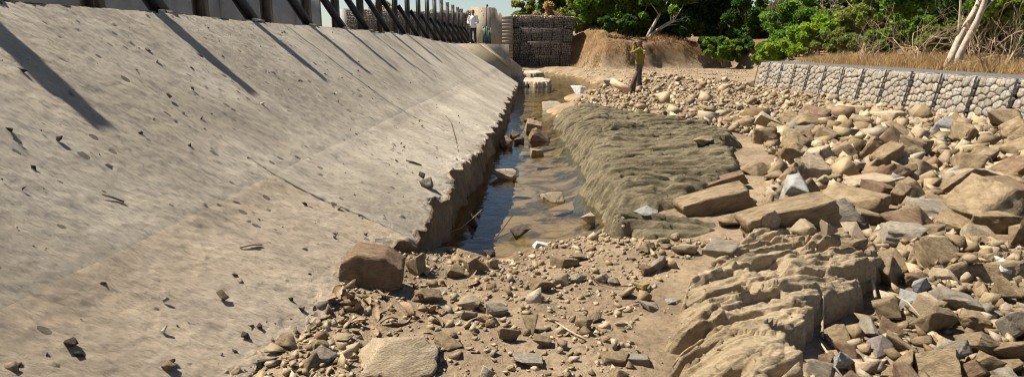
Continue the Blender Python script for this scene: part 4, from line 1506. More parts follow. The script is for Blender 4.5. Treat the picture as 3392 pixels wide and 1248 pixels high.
# upstream gabion wall behind the posts
ug = obj('gabion_wall', None, label='grey gabion wall upstream, seen between the steel posts', cat='gabion wall')
Pa, Pb = np.array([xat(1150, 36.5), 36.5]), np.array([xat(1570, 42.0), 42.0])
ul = float(np.linalg.norm(Pb - Pa))
ud = (Pb - Pa) / ul
ua = math.atan2(ud[1], ud[0])
for c in range(int(ul // 1.0) + 1):
    it = []
    for zz in np.arange(.9, 3.75, .15):
        s = c * 1.0 + .02
        while s < min(c + .99, ul):
            w = grng.uniform(.14, .24)
            p = Pa + ud * (s + w / 2)
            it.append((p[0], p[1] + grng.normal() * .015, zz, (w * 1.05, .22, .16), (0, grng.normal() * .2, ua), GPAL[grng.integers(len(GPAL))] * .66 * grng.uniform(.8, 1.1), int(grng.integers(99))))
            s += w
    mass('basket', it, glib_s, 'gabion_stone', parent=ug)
mb = MB()
pm = (Pa + Pb) / 2
mb.box((pm[0] - ud[1] * .5, pm[1] + ud[0] * .5, 2.25), (ul, .9, 2.9), ua)
obj('core_fill', mb.mesh('core_fill'), M['greywall'], ug)

# abutment block behind the white-shirted man
ab = obj('abutment', None, label='tall tan concrete abutment behind the green gate', cat='abutment')
ya = 38.0
xa0, xa1 = xat(1562, ya), xat(1640, ya)
mb = MB()
mb.prism([(xa0, .6), (xa1, .6), (xa1, zat(1640, 26, ya)), (xa0, zat(1562, 24, ya))], 1, ya, ya + 1.0)
obj('front_wall', mb.mesh('front_wall'), M['concrete_far'], ab)
mb = MB()
xb = xat(1663, ya + 5)
zt0, zt1 = zat(1640, 26, ya), zat(1661, 52, ya + 5)
cur = [(0, zt0), (.25, zt0 - .06), (.5, zt0 - .42), (.75, zt1 + .12), (1.0, zt1)]
Vv, Qq = [], []
for (u, z) in cur:
    xx, yy_ = xa1 + (xb - xa1) * u, ya + 5 * u
    Vv += [(xx, yy_, .3), (xx, yy_, z), (xx - .4, yy_ + .1, z), (xx - .4, yy_ + .1, .3)]
for k in range(4):
    for j in range(4):
        Qq.append([k * 4 + j, k * 4 + (j + 1) % 4, (k + 1) * 4 + (j + 1) % 4, (k + 1) * 4 + j])
mb.add(Vv, Qq + [[16, 17, 18, 19]])
obj('curved_wing', mb.mesh('curved_wing'), M['concrete_far'], ab)
st = obj('stepped_wall', None, label='tan concrete wall with horizontal lift lines between abutment and far gabions', cat='wall')
ys_ = 45.0
zbot, ztop = .2, zat(1670, 53, ys_)
nst = 14
for k in range(nst):
    z0, z1 = zbot + (ztop - zbot) * k / nst, zbot + (ztop - zbot) * (k + 1) / nst
    mb = MB()
    lft = xat(1640 + (1 - k / nst) * -8, ys_)
    mb.box(((lft + xat(1697, ys_)) / 2, ys_ + .5 + .035 * k - .006 * (k % 2), (z0 + z1) / 2), (xat(1697, ys_) - lft, 1.0, z1 - z0 - .012))
    obj('concrete_lift', mb.mesh('concrete_lift'), M['concrete_far'], st)
mb = MB()
mb.box(((lft + xat(1697, ys_)) / 2, ys_ + 1.6, (zbot + ztop) / 2 - .05), (xat(1697, ys_) - lft - .1, 1.0, ztop - zbot - .12))
obj('core_fill', mb.mesh('core_fill'), M['concrete_far'], st)

gt = obj('double_gate', None, label='dark green double gate with yellow figures at the dam end', cat='gate')
yg = 31.6
zp = 1.655
for k, (pa, pb, txt) in enumerate(((1600, 1613, '110'), (1614, 1626, '100'))):
    mb = MB()
    xa, xb_ = xat(pa, yg), xat(pb, yg)
    zt = zat(pa, 88 + 5 * k, yg)
    mb.box(((xa + xb_) / 2, yg, (zp + zt) / 2), (xb_ - xa - .01, .02, zt - zp - .06))
    lf = obj('gate_leaf', mb.mesh('gate_leaf'), M['gate'], gt)
    mb = MB()
    for q in (xa, xb_):
        mb.box((q, yg - .01, (zp + zt) / 2), (.035, .05, zt - zp))
    mb.box(((xa + xb_) / 2, yg - .012, zt - .015), (xb_ - xa, .045, .03))
    mb.box(((xa + xb_) / 2, yg - .012, zp + .05), (xb_ - xa, .045, .03))
    obj('leaf_frame', mb.mesh('leaf_frame'), M['gate'], lf)
    fc = bpy.data.curves.new('lettering', 'FONT')
    fc.body = txt
    fc.size = .17
    fc.extrude = .003
    fc.align_x = 'CENTER'
    tmp = bpy.data.objects.new('lettering_tmp', fc)
    COL.objects.link(tmp)
    bpy.context.view_layer.update()
    tme = bpy.data.meshes.new_from_object(tmp.evaluated_get(bpy.context.evaluated_depsgraph_get()))
    bpy.data.objects.remove(tmp)
    obj('lettering', tme, M['paint'], lf, loc=((xa + xb_) / 2, yg - .035, zt - .22), rot=(math.pi / 2, 0, 0))
for k, (pa, ta) in enumerate(((1612, 16), (1624, 25))):
    mb = MB()
    xa = xat(pa, yg + .3)
    mb.tube([(xa - .02, yg + .3, zp), (xa + .02 * (1 - k), yg + .3, zat(pa, ta, yg + .3))], .025, 6)
    if k == 0:
        mb.box((xa + .05, yg + .3, zat(pa, ta, yg + .3) - .05), (.09, .05, .12))
    obj('spindle_rod', mb.mesh('spindle_rod'), M['steel'], gt)

# ------------------------------------------------------------------ plants
def leaf_cloud(centers, radii, n, size, pal, seed, flat=.0, long=1.6, droop=0.0):
    """n leaves spread in clumps; returns quads with a tint per leaf"""
    r = np.random.default_rng(seed)
    C = np.asarray(centers, float)
    Rr = np.asarray(radii, float)
    w = Rr ** 2
    k = r.choice(len(C), n, p=w / w.sum())
    d = r.normal(size=(n, 3))
    d /= np.linalg.norm(d, axis=1)[:, None]
    rad = Rr[k] * (r.random(n) ** .45)
    d[:, 2] *= 1 - flat
    P = C[k] + d * rad[:, None]
    u = r.normal(size=(n, 3)) + d * .6
    u[:, 2] -= droop
    u /= np.linalg.norm(u, axis=1)[:, None]
    q = r.normal(size=(n, 3))
    v = np.cross(u, q)
    v /= np.linalg.norm(v, axis=1)[:, None]
    s = size * r.uniform(.6, 1.4, n)
    a, b = u * (s * long * .5)[:, None], v * (s * .5)[:, None]
    V = np.stack([P - a, P + b, P + a, P - b], 1).reshape(-1, 3)
    Q = np.arange(n * 4).reshape(-1, 4)
    pal = np.array(pal)
    base = pal[r.integers(len(pal), size=len(C))][k]
    col = base * r.uniform(.7, 1.3, (n, 1)) * (1 + .12 * r.normal(size=(n, 3)))
    return V, Q, np.repeat(np.clip(col, .005, 1), 4, 0)


def limbs(mb, p, d, L, r, depth, rr, kids=3, spread=.6, ends=None, taper=.62, gnarl=.18, k=6):
    n = 5
    pts = [np.array(p, float)]
    d = np.array(d, float) / np.linalg.norm(d)
    for i in range(n):
        d = d + rr.normal(size=3) * gnarl * .5 + np.array([0, 0, .04])
        d /= np.linalg.norm(d)
        pts.append(pts[-1] + d * L / n)
    mb.tube(pts, np.linspace(r, r * taper, n + 1), k if depth > 1 else 4)
    if depth <= 0:
        if ends is not None:
            ends.append(pts[-1])
        return
    for c in range(kids):
        q = pts[-1] if c == 0 else pts[int(rr.integers(2, n + 1))]
        nd = d + rr.normal(size=3) * spread
        limbs(mb, q, nd, L * rr.uniform(.55, .8), r * taper * rr.uniform(.6, .9), depth - 1, rr, kids, spread, ends, taper, gnarl, k)
    if ends is not None:
        ends.append(pts[-1])


G_DEEP = [(.05, .095, .022), (.07, .125, .026), (.04, .075, .02)]
G_MID = [(.12, .20, .03), (.15, .23, .036), (.10, .17, .028)]
G_LIME = [(.22, .31, .04), (.27, .33, .045), (.18, .27, .038)]
G_OLIVE = [(.17, .185, .06), (.20, .215, .075), (.14, .155, .05)]
G_DRY = [(.40, .28, .13), (.50, .36, .18), (.32, .21, .10)]
G_GREY = [(.24, .20, .16), (.30, .255, .20), (.19, .155, .125)]


def plant(name, label, cat, x, y, h, crown, pal, nleaf, size, seed, trunks=1, trunk_r=.09, bark='bark', lean=(0, 0), low=.35, clumps=26, group=None, dirs=None, flat=.2, droop=0., mat='leaf', kids=3, depth=2, long=1.6):
    rr = np.random.default_rng(seed)
    z = float(base_h(np.array([x]), np.array([y]))[0]) - .05
    t = obj(name, None, label=label, cat=cat, group=group, loc=(x, y, z))
    ends = []
    mb = MB()
    for k in range(trunks):
        d = np.array([lean[0], lean[1], 1.0]) + (rr.normal(size=3) * .28 if trunks > 1 else 0)
        if dirs:
            d = np.array(dirs[k % len(dirs)], float)
        d[2] = max(d[2], .25)
        limbs(mb, (rr.normal() * .08 * (trunks > 1), rr.normal() * .08 * (trunks > 1), 0), d, h * .5, trunk_r * rr.uniform(.75, 1.1), depth, rr, kids, .55, ends)
    obj('trunk', mb.mesh('trunk', True), M[bark], t)
    cx, cy_, cz, rx, ry, rz = crown
    C, Rd = [], []
    for e in ends:
        if rr.random() < .6 and e[2] > h * low:
            C.append(e)
            Rd.append(rr.uniform(.2, .36) * min(rx, rz))
    while len(C) < clumps:
        d = rr.normal(size=3)
        d /= np.linalg.norm(d)
        q = rr.random() ** .35
        C.append(np.array([cx + d[0] * rx * q, cy_ + d[1] * ry * q, cz + d[2] * rz * q]))
        Rd.append(rr.uniform(.24, .5) * min(rx, rz))
    V, Q, Cc = leaf_cloud(C, Rd, nleaf, size, pal, seed + 1, flat, long, droop)
    obj('crown', mesh_np('crown', V, Q, False, Cc), M[mat], t)
    return t


def tree_px(px, y, topz, **k):
    return dict(x=xat(px, y), y=y)


# behind the far gabions
plant('tree', 'tall dark green tree rising above the far gabion wall', 'tree', xat(1832, 56), 56, 6, (0, 0, 3.9, 2.5, 1.8, 2.6), G_DEEP, 12000, .19, 101, trunk_r=.2, clumps=44)
plant('tree', 'pale green small tree left of the tall dark tree above the gabions', 'tree', xat(1740, 60), 60, 4, (0, 0, 2.9, 1.4, 1.4, 1.2), G_OLIVE, 4500, .17, 102, clumps=24)
plant('bush', 'dry ochre feathery bush on top of the far gabion wall', 'bush', xat(1812, 49.5), 49.5, 2.2, (0, 0, 2.0, 1.0, .8, 1.0), G_DRY, 6000, .09, 103, trunks=4, trunk_r=.03, clumps=26, mat='dry', long=3)
plant('tree', 'olive green tree behind the earth mound right of the gabions', 'tree', xat(1925, 51), 51, 5, (0, 0, 3.0, 1.9, 1.5, 2.4), G_OLIVE, 11000, .16, 104, trunk_r=.14, clumps=40)
# the leaning trees over the red bank
plant('tree', 'leaning tree with a thick pale forked trunk behind the man in olive', 'tree', xat(2145, 43), 43, 4.4, (1.6, .3, 3.1, 2.4, 1.4, 1.1), G_MID, 9000, .15, 105, trunks=2, trunk_r=.15, bark='barkpale', dirs=[(.95, -.1, .85), (.38, .1, 1.0)], clumps=30)
plant('tree', 'broad green tree with dark trunks left of the leaning pale trunk', 'tree', xat(2045, 46), 46, 5, (-.2, 0, 2.6, 2.6, 1.5, 1.9), G_MID, 14000, .16, 106, trunks=3, trunk_r=.13, dirs=[(.35, 0, 1), (-.2, .1, 1), (.6, .2, 1)], clumps=44)
plant('tree', 'dense dark tree standing deepest behind the red bank', 'tree', xat(2215, 48), 48, 5, (0, 0, 2.4, 3.2, 1.8, 2.5), G_DEEP, 17000, .17, 107, trunks=2, trunk_r=.16, clumps=50)
plant('tree', 'dark tree with sky gaps in its crown above the rounded bush', 'tree', xat(2370, 47), 47, 5, (0, 0, 2.6, 2.2, 1.6, 2.1), G_DEEP, 12000, .15, 108, trunks=2, trunk_r=.14, clumps=36)
plant('bush', 'dark green creeper bush hanging over the mound behind the man in olive', 'bush', xat(2075, 42.4), 42.4, 1.4, (.2, -.3, .7, 1.5, .9, .9), G_DEEP, 7000, .12, 109, trunks=4, trunk_r=.04, clumps=28)
plant('bush', 'rounded green bush on bare stems left of the right-hand gabion wall', 'bush', xat(2405, 39.2), 39.2, 1.9, (0, 0, 1.75, .95, .9, .75), G_MID, 8500, .11, 110, trunks=9, trunk_r=.025, bark='stick', clumps=36)
plant('tree', 'shaded dark thicket tree left of the gabion wall end', 'tree', xat(2475, 43), 43, 3.2, (0, .4, 1.2, 1.9, 1.2, 1.25), G_DEEP, 13000, .14, 111, trunks=3, trunk_r=.08, clumps=44)
for k, (px, y, h, lab) in enumerate([(2330, 41.0, 1.1, 'dark scrub added for the shadow on the red bank right of the bare red earth'), (2445, 40.2, 1.5, 'dark scrub added to darken the shaded hollow right of the rounded bush'), (2250, 42.6, 1.0, 'low dark scrub added to darken the top of the red bank'),  # dark bushes added where the bank lies in shadow, to darken it
                                     (2020, 41.6, 1.2, 'green scrub hanging down the right side of the earth mound')]):
    plant('bush', lab, 'bush', xat(px, y), y, h, (0, -.2, h * .5, h * 1.0, .6, h * .6), G_DEEP, 6500, .11, 700 + k * 3, trunks=4, trunk_r=.02, clumps=26, group='dark scrub on the red bank')
# right bank, back row
plant('tree', 'round mid green tree under the small gap of sky', 'tree', xat(2505, 46), 46, 3.6, (0, 0, 1.3, 1.9, 1.4, 1.2), G_MID, 12000, .14, 112, trunks=2, clumps=38)
plant('tree', 'tree draped in grey dry creeper hanging like a curtain', 'tree', xat(2578, 37), 37, 4.5, (0, 0, 2.9, .62, .5, 1.15), G_GREY, 9000, .05, 113, trunk_r=.10, clumps=24, mat='dry', long=8, droop=3.5, flat=0)
plant('tree', 'bare grey branched tree standing above the bright shrubs', 'tree', xat(2685, 37), 37, 4.6, (0, 0, 3.4, 1.2, 1.0, 1.0), G_GREY, 900, .06, 114, trunks=3, trunk_r=.07, bark='barkpale', clumps=24, mat='dry', kids=4, depth=3)
plant('tree', 'deep green tree behind the bare grey branches', 'tree', xat(2750, 42), 42, 5, (0, 0, 2.3, 2.6, 1.5, 2.2), G_DEEP, 16000, .16, 115, trunks=2, trunk_r=.16, clumps=48)
plant('tree', 'mid green tree filling the gap right of the dry creeper', 'tree', xat(2650, 35), 35, 3.0, (0, 0, 1.7, 1.4, 1.0, 1.3), G_MID, 11000, .11, 116, trunks=3, trunk_r=.05, clumps=38)
plant('tree', 'feathery grey-green tree with slender stems', 'tree', xat(2862, 29), 29, 3.2, (0, 0, 2.1, 1.15, .9, 1.0), G_OLIVE, 15000, .065, 117, trunks=6, trunk_r=.04, bark='barkpale', clumps=48, long=2.4)
plant('tree', 'small tree on one thin brown forked trunk', 'tree', xat(2972, 24), 24, 2.5, (.1, 0, 2.2, .9, .7, .6), G_MID, 6500, .09, 118, trunks=1, trunk_r=.07, clumps=30)
plant('tree', 'bright green tree right of the thin forked trunk', 'tree', xat(3075, 30), 30, 3.6, (0, 0, 2.1, 1.8, 1.2, 1.3), G_LIME + G_MID, 15000, .11, 119, trunks=2, trunk_r=.1, clumps=46)
plant('tree', 'tall pale forked trunk standing close behind the gabion wall', 'tree', xat(3165, 15.6), 15.6, 4.2, (.2, .3, 3.6, 1.4, 1.2, .8), G_MID, 4500, .11, 120, trunks=2, trunk_r=.095, bark='barkpale', dirs=[(.42, .05, 1), (-.02, .12, 1)], clumps=20)
plant('tree', 'leafy green tree overhanging the dry sticks at the right edge', 'tree', xat(3345, 22), 22, 3.0, (0, 0, 1.9, 1.5, 1.1, .75), G_LIME + G_MID, 11000, .085, 121, trunks=2, trunk_r=.06, clumps=40)
plant('tree', 'dark tree backing the right edge behind the overhanging one', 'tree', xat(3280, 29), 29, 3.6, (0, 0, 1.5, 2.2, 1.2, 1.7), G_DEEP, 14000, .13, 122, trunks=3, trunk_r=.1, clumps=48)
plant('tree', 'dark green tree closing the view beyond the right edge', 'tree', xat(3450, 26), 26, 3.6, (0, 0, 1.5, 2.0, 1.2, 1.7), G_DEEP, 11000, .13, 123, trunks=3, trunk_r=.1, clumps=44)
plant('tree', 'dark backing tree between feathery tree and bright green tree', 'tree', xat(2955, 33), 33, 3.8, (0, 0, 1.6, 2.3, 1.2, 1.9), G_DEEP, 15000, .13, 124, trunks=3, trunk_r=.1, clumps=48)
plant('tree', 'dull green tree behind the tall pale trunk', 'tree', xat(3170, 27), 27, 3.2, (0, 0, 1.5, 1.6, 1.1, 1.5), G_MID + G_DEEP, 12000, .11, 125, trunks=3, trunk_r=.07, clumps=44)
# shrubs in front
SH = [(2575, 30, 1.3, G_LIME, 'bright lime shrub above the far end of the gabion wall'), (2622, 28.5, .8, G_LIME, 'low fresh green shrub right on the far gabion top line'),
      (2545, 33, 1.5, G_MID, 'mid green leafy shrub leaning over the shaded gap'), (2690, 30, 1.8, G_LIME, 'tall yellow-green shrub with bare stems'), (2740, 27, 1.1, G_OLIVE, 'olive shrub with dry lower stems'),
      (2800, 25.5, 1.0, G_OLIVE, 'small olive shrub left of the feathery tree'), (2905, 25, 1.1, G_MID, 'dark green low shrub under the feathery tree'), (3010, 25.5, 1.4, G_MID, 'mid green shrub behind the thin forked trunk'),
      (3100, 23, 1.2, G_OLIVE, 'dull olive shrub left of the tall pale trunk'), (2632, 36, 2.4, G_LIME, 'yellow-topped shrub below the dry creeper'), (3230, 22.5, 1.3, G_OLIVE, 'dull shrub right of the tall pale trunk'),
      (2600, 33, 2.0, G_MID, 'dense green shrub in the second row above the gabion end'), (2780, 31, 2.2, G_OLIVE, 'olive feathery shrub left of the feathery tree crown')]
for k, (px, y, h, pal, lab) in enumerate(SH):
    plant('bush', lab, 'bush', xat(px, y), y, h, (0, 0, h * .66, h * .62, h * .5, h * .55), pal, int(4500 + 1800 * h), .075 if y < 29 else .10, 150 + k * 3, trunks=5, trunk_r=.02, bark='stick', clumps=26, group='shrubs on the right bank')
for k, (px, y, h, lab) in enumerate([(1420, 50, 2.6, 'olive treetop showing between the steel posts'), (1250, 48, 3.4, 'larger olive treetop behind the upstream gabions'), (1510, 54, 2.4, 'low ochre-green bush line seen past the last steel posts')]):
    plant('bush', lab, 'bush', xat(px, y), y, h, (0, 0, h * .62, 2.0, 1.2, h * .38), G_OLIVE + G_DRY, 6500, .12, 190 + k, trunks=3, trunk_r=.05, clumps=30)
# the wood behind
BK = [(1965, 58, 4.4), (2090, 57, 4.6), (2190, 60, 4.8), (2300, 58, 4.8), (2400, 60, 4.2), (2475, 60, 2.6), (2560, 56, 3.2), (2640, 54, 4.2), (2745, 55, 4.6), (2850, 52, 4.6), (2970, 50, 4.4), (3090, 48, 4.2), (3220, 46, 4.2), (3350, 44, 4.0), (3480, 42, 4.0)]
for k, (px, y, h) in enumerate(BK):
    plant('tree', 'dark tree in the wood closing the background, %s from the left' % ORD[k], 'tree', xat(px, y), y, h, (0, 0, h * .52, 2.3, 1.4, h * .55), G_DEEP if k % 3 else G_MID, 6500, .26, 400 + k * 5, trunks=2, trunk_r=.12, clumps=40, group='trees of the background wood')

# dry stick shrubs and dry grass behind the right wall
for k, (px, y, h, lab) in enumerate([(3062, 17.5, 1.25, 'thin bundle of bare tan stems left of the pale trunk'), (3330, 14.5, 1.25, 'tangle of bare tan branches near the right edge'), (3255, 16.0, 1.1, 'bare dry bush between the pale trunk and the right edge'),
                                     (2880, 20, 1.0, 'bare twigs below the feathery tree'), (3390, 15.5, 1.2, 'bare dry bush cut off by the right edge'), (2100, 39.6, 1.2, 'tangle of dry roots hanging on the red bank')]):
    rr = np.random.default_rng(300 + k)
    mb = MB()
    x = xat(px, y)
    z = float(base_h(np.array([x]), np.array([y]))[0]) - .05
    for q in range(9):
        d = np.array([rr.normal() * .4, rr.normal() * .35, 1.0])
        limbs(mb, (rr.normal() * .22, rr.normal() * .15, 0), d, h * rr.uniform(.5, .9), rr.uniform(.010, .020), 2, rr, 3, .5, None, .6, .35, 5)
    obj('dry_shrub', mb.mesh('dry_shrub', True), M['stick'], label=lab, cat='dry shrub', loc=(x, y, z))


def blades(name, pts, n, h0, h1, pal, label, seed, w=.012):
    r = np.random.default_rng(seed)
    P = np.asarray(pts, float)
    k = r.integers(len(P), size=n)
    p = P[k, :2] + r.normal(size=(n, 2)) * P[k, 2:3]
    z = base_h(p[:, 0], p[:, 1])
    h = r.uniform(h0, h1, n)
    bend = r.normal(size=(n, 2)) * (h * .45)[:, None]
    th = r.uniform(0, 6.28, n)
    s = np.stack([np.cos(th), np.sin(th), 0 * th], 1) * w
    b = np.stack([p[:, 0], p[:, 1], z - .02], 1)
    m_ = b + np.stack([bend[:, 0] * .4, bend[:, 1] * .4, h * .65], 1)
    t = b + np.stack([bend[:, 0], bend[:, 1], h], 1)
    V = np.stack([b - s, b + s, m_ - s * .7, m_ + s * .7, t], 1).reshape(-1, 3)
    i = np.arange(n) * 5
    Q = np.stack([i, i + 1, i + 3, i + 2], 1)
    T = np.stack([i + 2, i + 3, i + 4], 1)
    pal = np.array(pal)
    c = np.repeat(pal[r.integers(len(pal), size=n)] * r.uniform(.7, 1.25, (n, 1)), 5, 0)
    return obj(name, mesh_np(name, V, [Q, T], False, c), M['dry'], label=label, kind='stuff')


ly = np.linspace(9, 24, 30)
blades('dry_grass', [(wall_x(y) + 1.5 + .45 * k, y, .3) for y in ly for k in range(4)], 16000, .12, .42, G_DRY, 'dry golden grass behind the gabion wall', 1, .008)
blades('dry_grass', [(3.4, 44, .4), (4.2, 43, .5), (5, 42, .5), (3.2, 42, .3), (4.4, 40.4, .35), (5.4, 39.8, .35), (3.6, 40.6, .3), (6.2, 40.0, .4), (2.9, 45, .3)], 2600, .06, .26, G_DRY, 'dry grass on the earth mound', 2, .012)
blades('dry_grass', [(x, 41.6 + .3 * math.sin(x), .4) for x in np.arange(7, 14, .5)], 2200, .08, .35, [(.22, .13, .06), (.32, .20, .09), (.16, .10, .05)], 'dry brown grass on the red bank', 3, .012)

# ------------------------------------------------------------------ driftwood, sticks, wires, litter
def stick(name, label, pts, r, mat, cat='stick', k=6, fn=None):
    mb = MB()
    mb.tube(pts, r, k)
    return obj(name, mb.mesh(name, True), M[mat], label=label, cat=cat)


def gp(px, py, up=.0):
    x, y, z, t = hit(px, py, surf)
    return np.array([x, y, z + up])


def dam_z(x, y):
    D = -np.asarray(x, float)
    td = toe_d(y)
    cz = crest_z(y)
    zc = .60
    z = np.where(D < CREASE, toe_z(y) + (zc - toe_z(y)) * (D - td) / (CREASE - td), zc + (cz - zc) * (D - CREASE) / (CREST - CREASE))
    return np.where((D > td) & (D < CREST), z, -5)


def dp(px, py, up=.01):
    x, y, z, t = hit(px, py, dam_z)
    return np.array([x, y, z + up])


# V of cut timber near the man
c = gp(2092, 308)
dw = obj('driftwood', None, label='V-shaped driftwood, one limb sawn pale and one dark, by the far pool', cat='driftwood', loc=c)
mb = MB()
e1 = np.array([-.62, .35, .36])
mb.tube([(0, 0, .06), e1 * .5, e1], [.11, .12, .10], 8)
obj('pale_limb', mb.mesh('pale_limb', True), M['log'], dw)
mb = MB()
mb.tube([(.02, .02, .04), (.06, .03, .35), (.16, .05, .68)], [.10, .085, .05], 8)
obj('dark_limb', mb.mesh('dark_limb', True), M['dlog'], dw)
stick('stick', 'pale dry stick standing on the edge of the tan outcrop', [gp(2862, 905, .10), gp(2880, 960, .08), gp(2897, 1010, .05)], [.008, .012, .009], 'stick')
stick('stick', 'upright weathered stick in the shade below the outcrop', [gp(2715, 1045, .14), gp(2718, 1090, .09), gp(2722, 1130, .03)], [.007, .009, .006], 'stick')
stick('stick', 'thin leaning stick near the bottom edge right of the outcrop', [gp(2712, 1145, .03), gp(2735, 1195, .05), gp(2760, 1240, .04)], [.005, .006, .005], 'stick')
stick('stick', 'thin diagonal stick lying over rocks right of the pitted block', [gp(2962, 1022, .08), gp(3000, 1050, .09), gp(3045, 1090, .07)], [.004, .005, .004], 'stick')
stick('twig', 'forked pale twig on the sand left of the outcrop', [gp(1830, 1064, .012), gp(1870, 1096, .02), gp(1900, 1112, .016), gp(1940, 1130, .012)], [.003, .005, .005, .004], 'stick')
stick('stick', 'smooth brown stick lying on the bare rock by the grey wedge', [gp(2010, 1045, .012), gp(2060, 1030, .016), gp(2115, 1012, .012)], [.005, .007, .006], 'stick')
stick('stick', 'bent twig in the gravel below the shore rocks', [gp(1945, 915, .03), gp(1980, 945, .02), gp(2040, 958, .02), gp(2085, 955, .02)], [.003, .004, .004, .003], 'dlog')
stick('stick', 'dark stick leaning out of the pool at the dark wet block', [gp(1700, 752, .16), gp(1665, 775, .06), gp(1628, 806, -.0)], [.007, .006, .004], 'dlog')
stick('twig', 'thin pale twig sticking out over the water from the apron wall', [np.array([-1.0, 5.9, -.30]), np.array([-.80, 6.0, -.25]), np.array([-.62, 6.3, -.14])], [.004, .004, .003], 'stick')
stick('wire', 'long thin bent wire lying on the concrete near the apron edge', [dp(1475, 384, .012), dp(1495, 410, .02), dp(1508, 460, .02), dp(1520, 510, .015), dp(1524, 560, .012)], .004, 'dlog', 'wire', 5)
stick('cable', 'thin dark cable running along the waterline under the apron', [np.array([-float(toe_d(y)) + .06 + .03 * math.sin(y * 3), y, -.26 + .02 * math.sin(y * 5)]) for y in np.arange(4.6, 9.0, .25)], .005, 'dlog', 'cable', 5)
stick('stick', 'short brown stick lying on the concrete slope left of the rock lump', [dp(1345, 534, .01), dp(1370, 542, .014), dp(1396, 550, .01)], [.008, .012, .008], 'rust')
stick('twig', 'thin dark twig on the middle of the concrete slope', [dp(338, 648, .008), dp(375, 660, .01), dp(412, 673, .008)], [.003, .005, .006], 'dlog')
stick('twig', 'pale straw lying on the lower concrete slope', [dp(795, 822, .006), dp(835, 814, .008), dp(868, 813, .006)], [.005, .007, .006], 'pale' if False else 'stick')
# rock lump on the slope
p = dp(1412, 628)
place_rock(p[0], p[1] + .03, p[2] + .055, (.16, .14, .14), 'lump', 31, 'grey', 'grey lumpy rock sitting alone on the concrete near the apron edge', (.3, .4, .2))
place_rock(p[0] - .05, p[1] + .05, p[2] + .12, (.07, .06, .07), 'block', 31, 'dark', 'small dark stone on top of the grey lumpy rock on the slope', (.3, .1, .2))
for k, (px, py, d, mt, lab) in enumerate([(735, 992, .055, 'brown', 'brown triangular stone on the lower concrete slope'), (1004, 1032, .04, 'dark', 'dark smooth stone on the concrete above the debris'), (240, 1148, .055, 'dark', 'dark lump at the lower left of the concrete slope'),  # the lump at lower left is a pit's shadow shaped as a dark stone
                                          (549, 1002, .03, 'blue', 'small blue-grey chip on the lower concrete slope'), (548, 1098, .03, 'white', 'small white stone on the lower concrete slope'), (860, 1090, .035, 'dark', 'dark stone at the lower slope near the debris'),
                                          (818, 1120, .04, 'dark', 'larger dark stone at the lower slope near the debris'), (345, 950, .03, 'dark', 'elongated dark chip in the middle of the lower slope'), (610, 382, .03, 'white', 'white chip on the concrete below the second shadow'),
                                          (868, 350, .05, 'white', 'pale smear-like flat stone on the upper concrete slope'), (195, 468, .035, 'dark', 'dark flat stone high on the left of the slope'), (640, 300, .035, 'dark', 'dark chip between the shadows on the upper slope'),
                                          (560, 325, .04, 'dark', 'dark forked fragment on the upper slope'), (38, 440, .04, 'dark', 'dark fragment at the left edge of the slope'), (556, 1225, .06, 'tan', 'pale upright chip at the bottom edge of the concrete')]):
    p = dp(px, py)
    place_rock(p[0], p[1], p[2] + d * .18, (d * 1.2, d * .8, d * .7), 'block', 31 + k % 4, mt, lab, (.2, .6, k * 1.1), sub=3, name='stone', cat='stone')

gr = np.random.default_rng(88)
git = []
for _ in range(900):
    y = 1.2 + 11 * gr.random() ** 1.6
    D = gr.uniform(float(toe_d(y)) + .15, CREST - .05)
    if noise2(np.array([y * .9]), np.array([D * 1.1]), 15)[0] < gr.uniform(-.6, .3):
        continue
    d = .008 + .030 * gr.random() ** 3.5
    z = float(dam_z(np.array([-D]), np.array([y]))[0])
    col = [(.05, .04, .032), (.10, .08, .06), (.20, .15, .10), (.34, .28, .20)][int(gr.choice(4, p=[.4, .3, .2, .1]))]
    git.append((-D, y, z + d * .1, (d * gr.uniform(1, 1.9), d, d * .7), (0, .6, gr.uniform(0, 6.28)), col, int(gr.integers(99))))
mass('grit', git, lib1, 'rubble', 'dark grit and stone chips scattered over the concrete slope')

# dead leaves and bark along the foot of the apron
lr = np.random.default_rng(77)
lshape = []
for k in range(4):
    n = 7
    u = np.linspace(0, 1, n)
    w = .16 * np.sin(u * math.pi) ** .7 + .002
    cu = .22 * np.sin(u * 3 + k) - .05
    V = np.concatenate([np.stack([u - .5, w, cu + .10], 1), np.stack([u - .5, 0 * u, cu], 1), np.stack([u - .5, -w, cu + .09], 1)])
    V = np.concatenate([V, V - np.array([0, 0, .012])])
    g = grid_faces(3, n)
    me = mesh_np('dead_leaf', V, np.concatenate([g, g[:, ::-1] + 3 * n]), True)
    me.materials.append(M['deadleaf'])
    lshape.append(me)
spots = [(1120, 985, .16), (1105, 1005, .18), (1180, 1030, .17), (1260, 985, .12), (1345, 1040, .16), (1400, 1000, .12), (1430, 1035, .15), (1330, 1070, .12), (1290, 1075, .10), (1180, 1080, .12), (1240, 1100, .12), (1470, 935, .12), (1490, 905, .10), (1560, 920, .10),
         (1570, 945, .11), (1545, 1155, .09), (1440, 1075, .13), (1855, 1155, .08), (1705, 1110, .08), (1950, 1090, .08), (2100, 1165, .06), (2060, 1085, .07), (1245, 1050, .14), (1130, 1060, .15), (1215, 1015, .14), (1165, 1005, .15)]


def leaf_label(x, y):
    m = min(MARK, key=lambda q: (q[0] - x) ** 2 + (q[1] - y) ** 2)
    dx, dy = x - m[0], (y - m[1]) * .7
    rel = ('right of' if dx > 0 else 'left of') if abs(dx) > abs(dy) else ('behind' if dy > 0 else 'in front of')
    core = 'curled brown dead leaf %s %s' % (rel, m[2])
    n = seen_labels[core] = seen_labels.get(core, 0) + 1
    return core if n == 1 else '%s %s' % (ORD[n - 1], core)


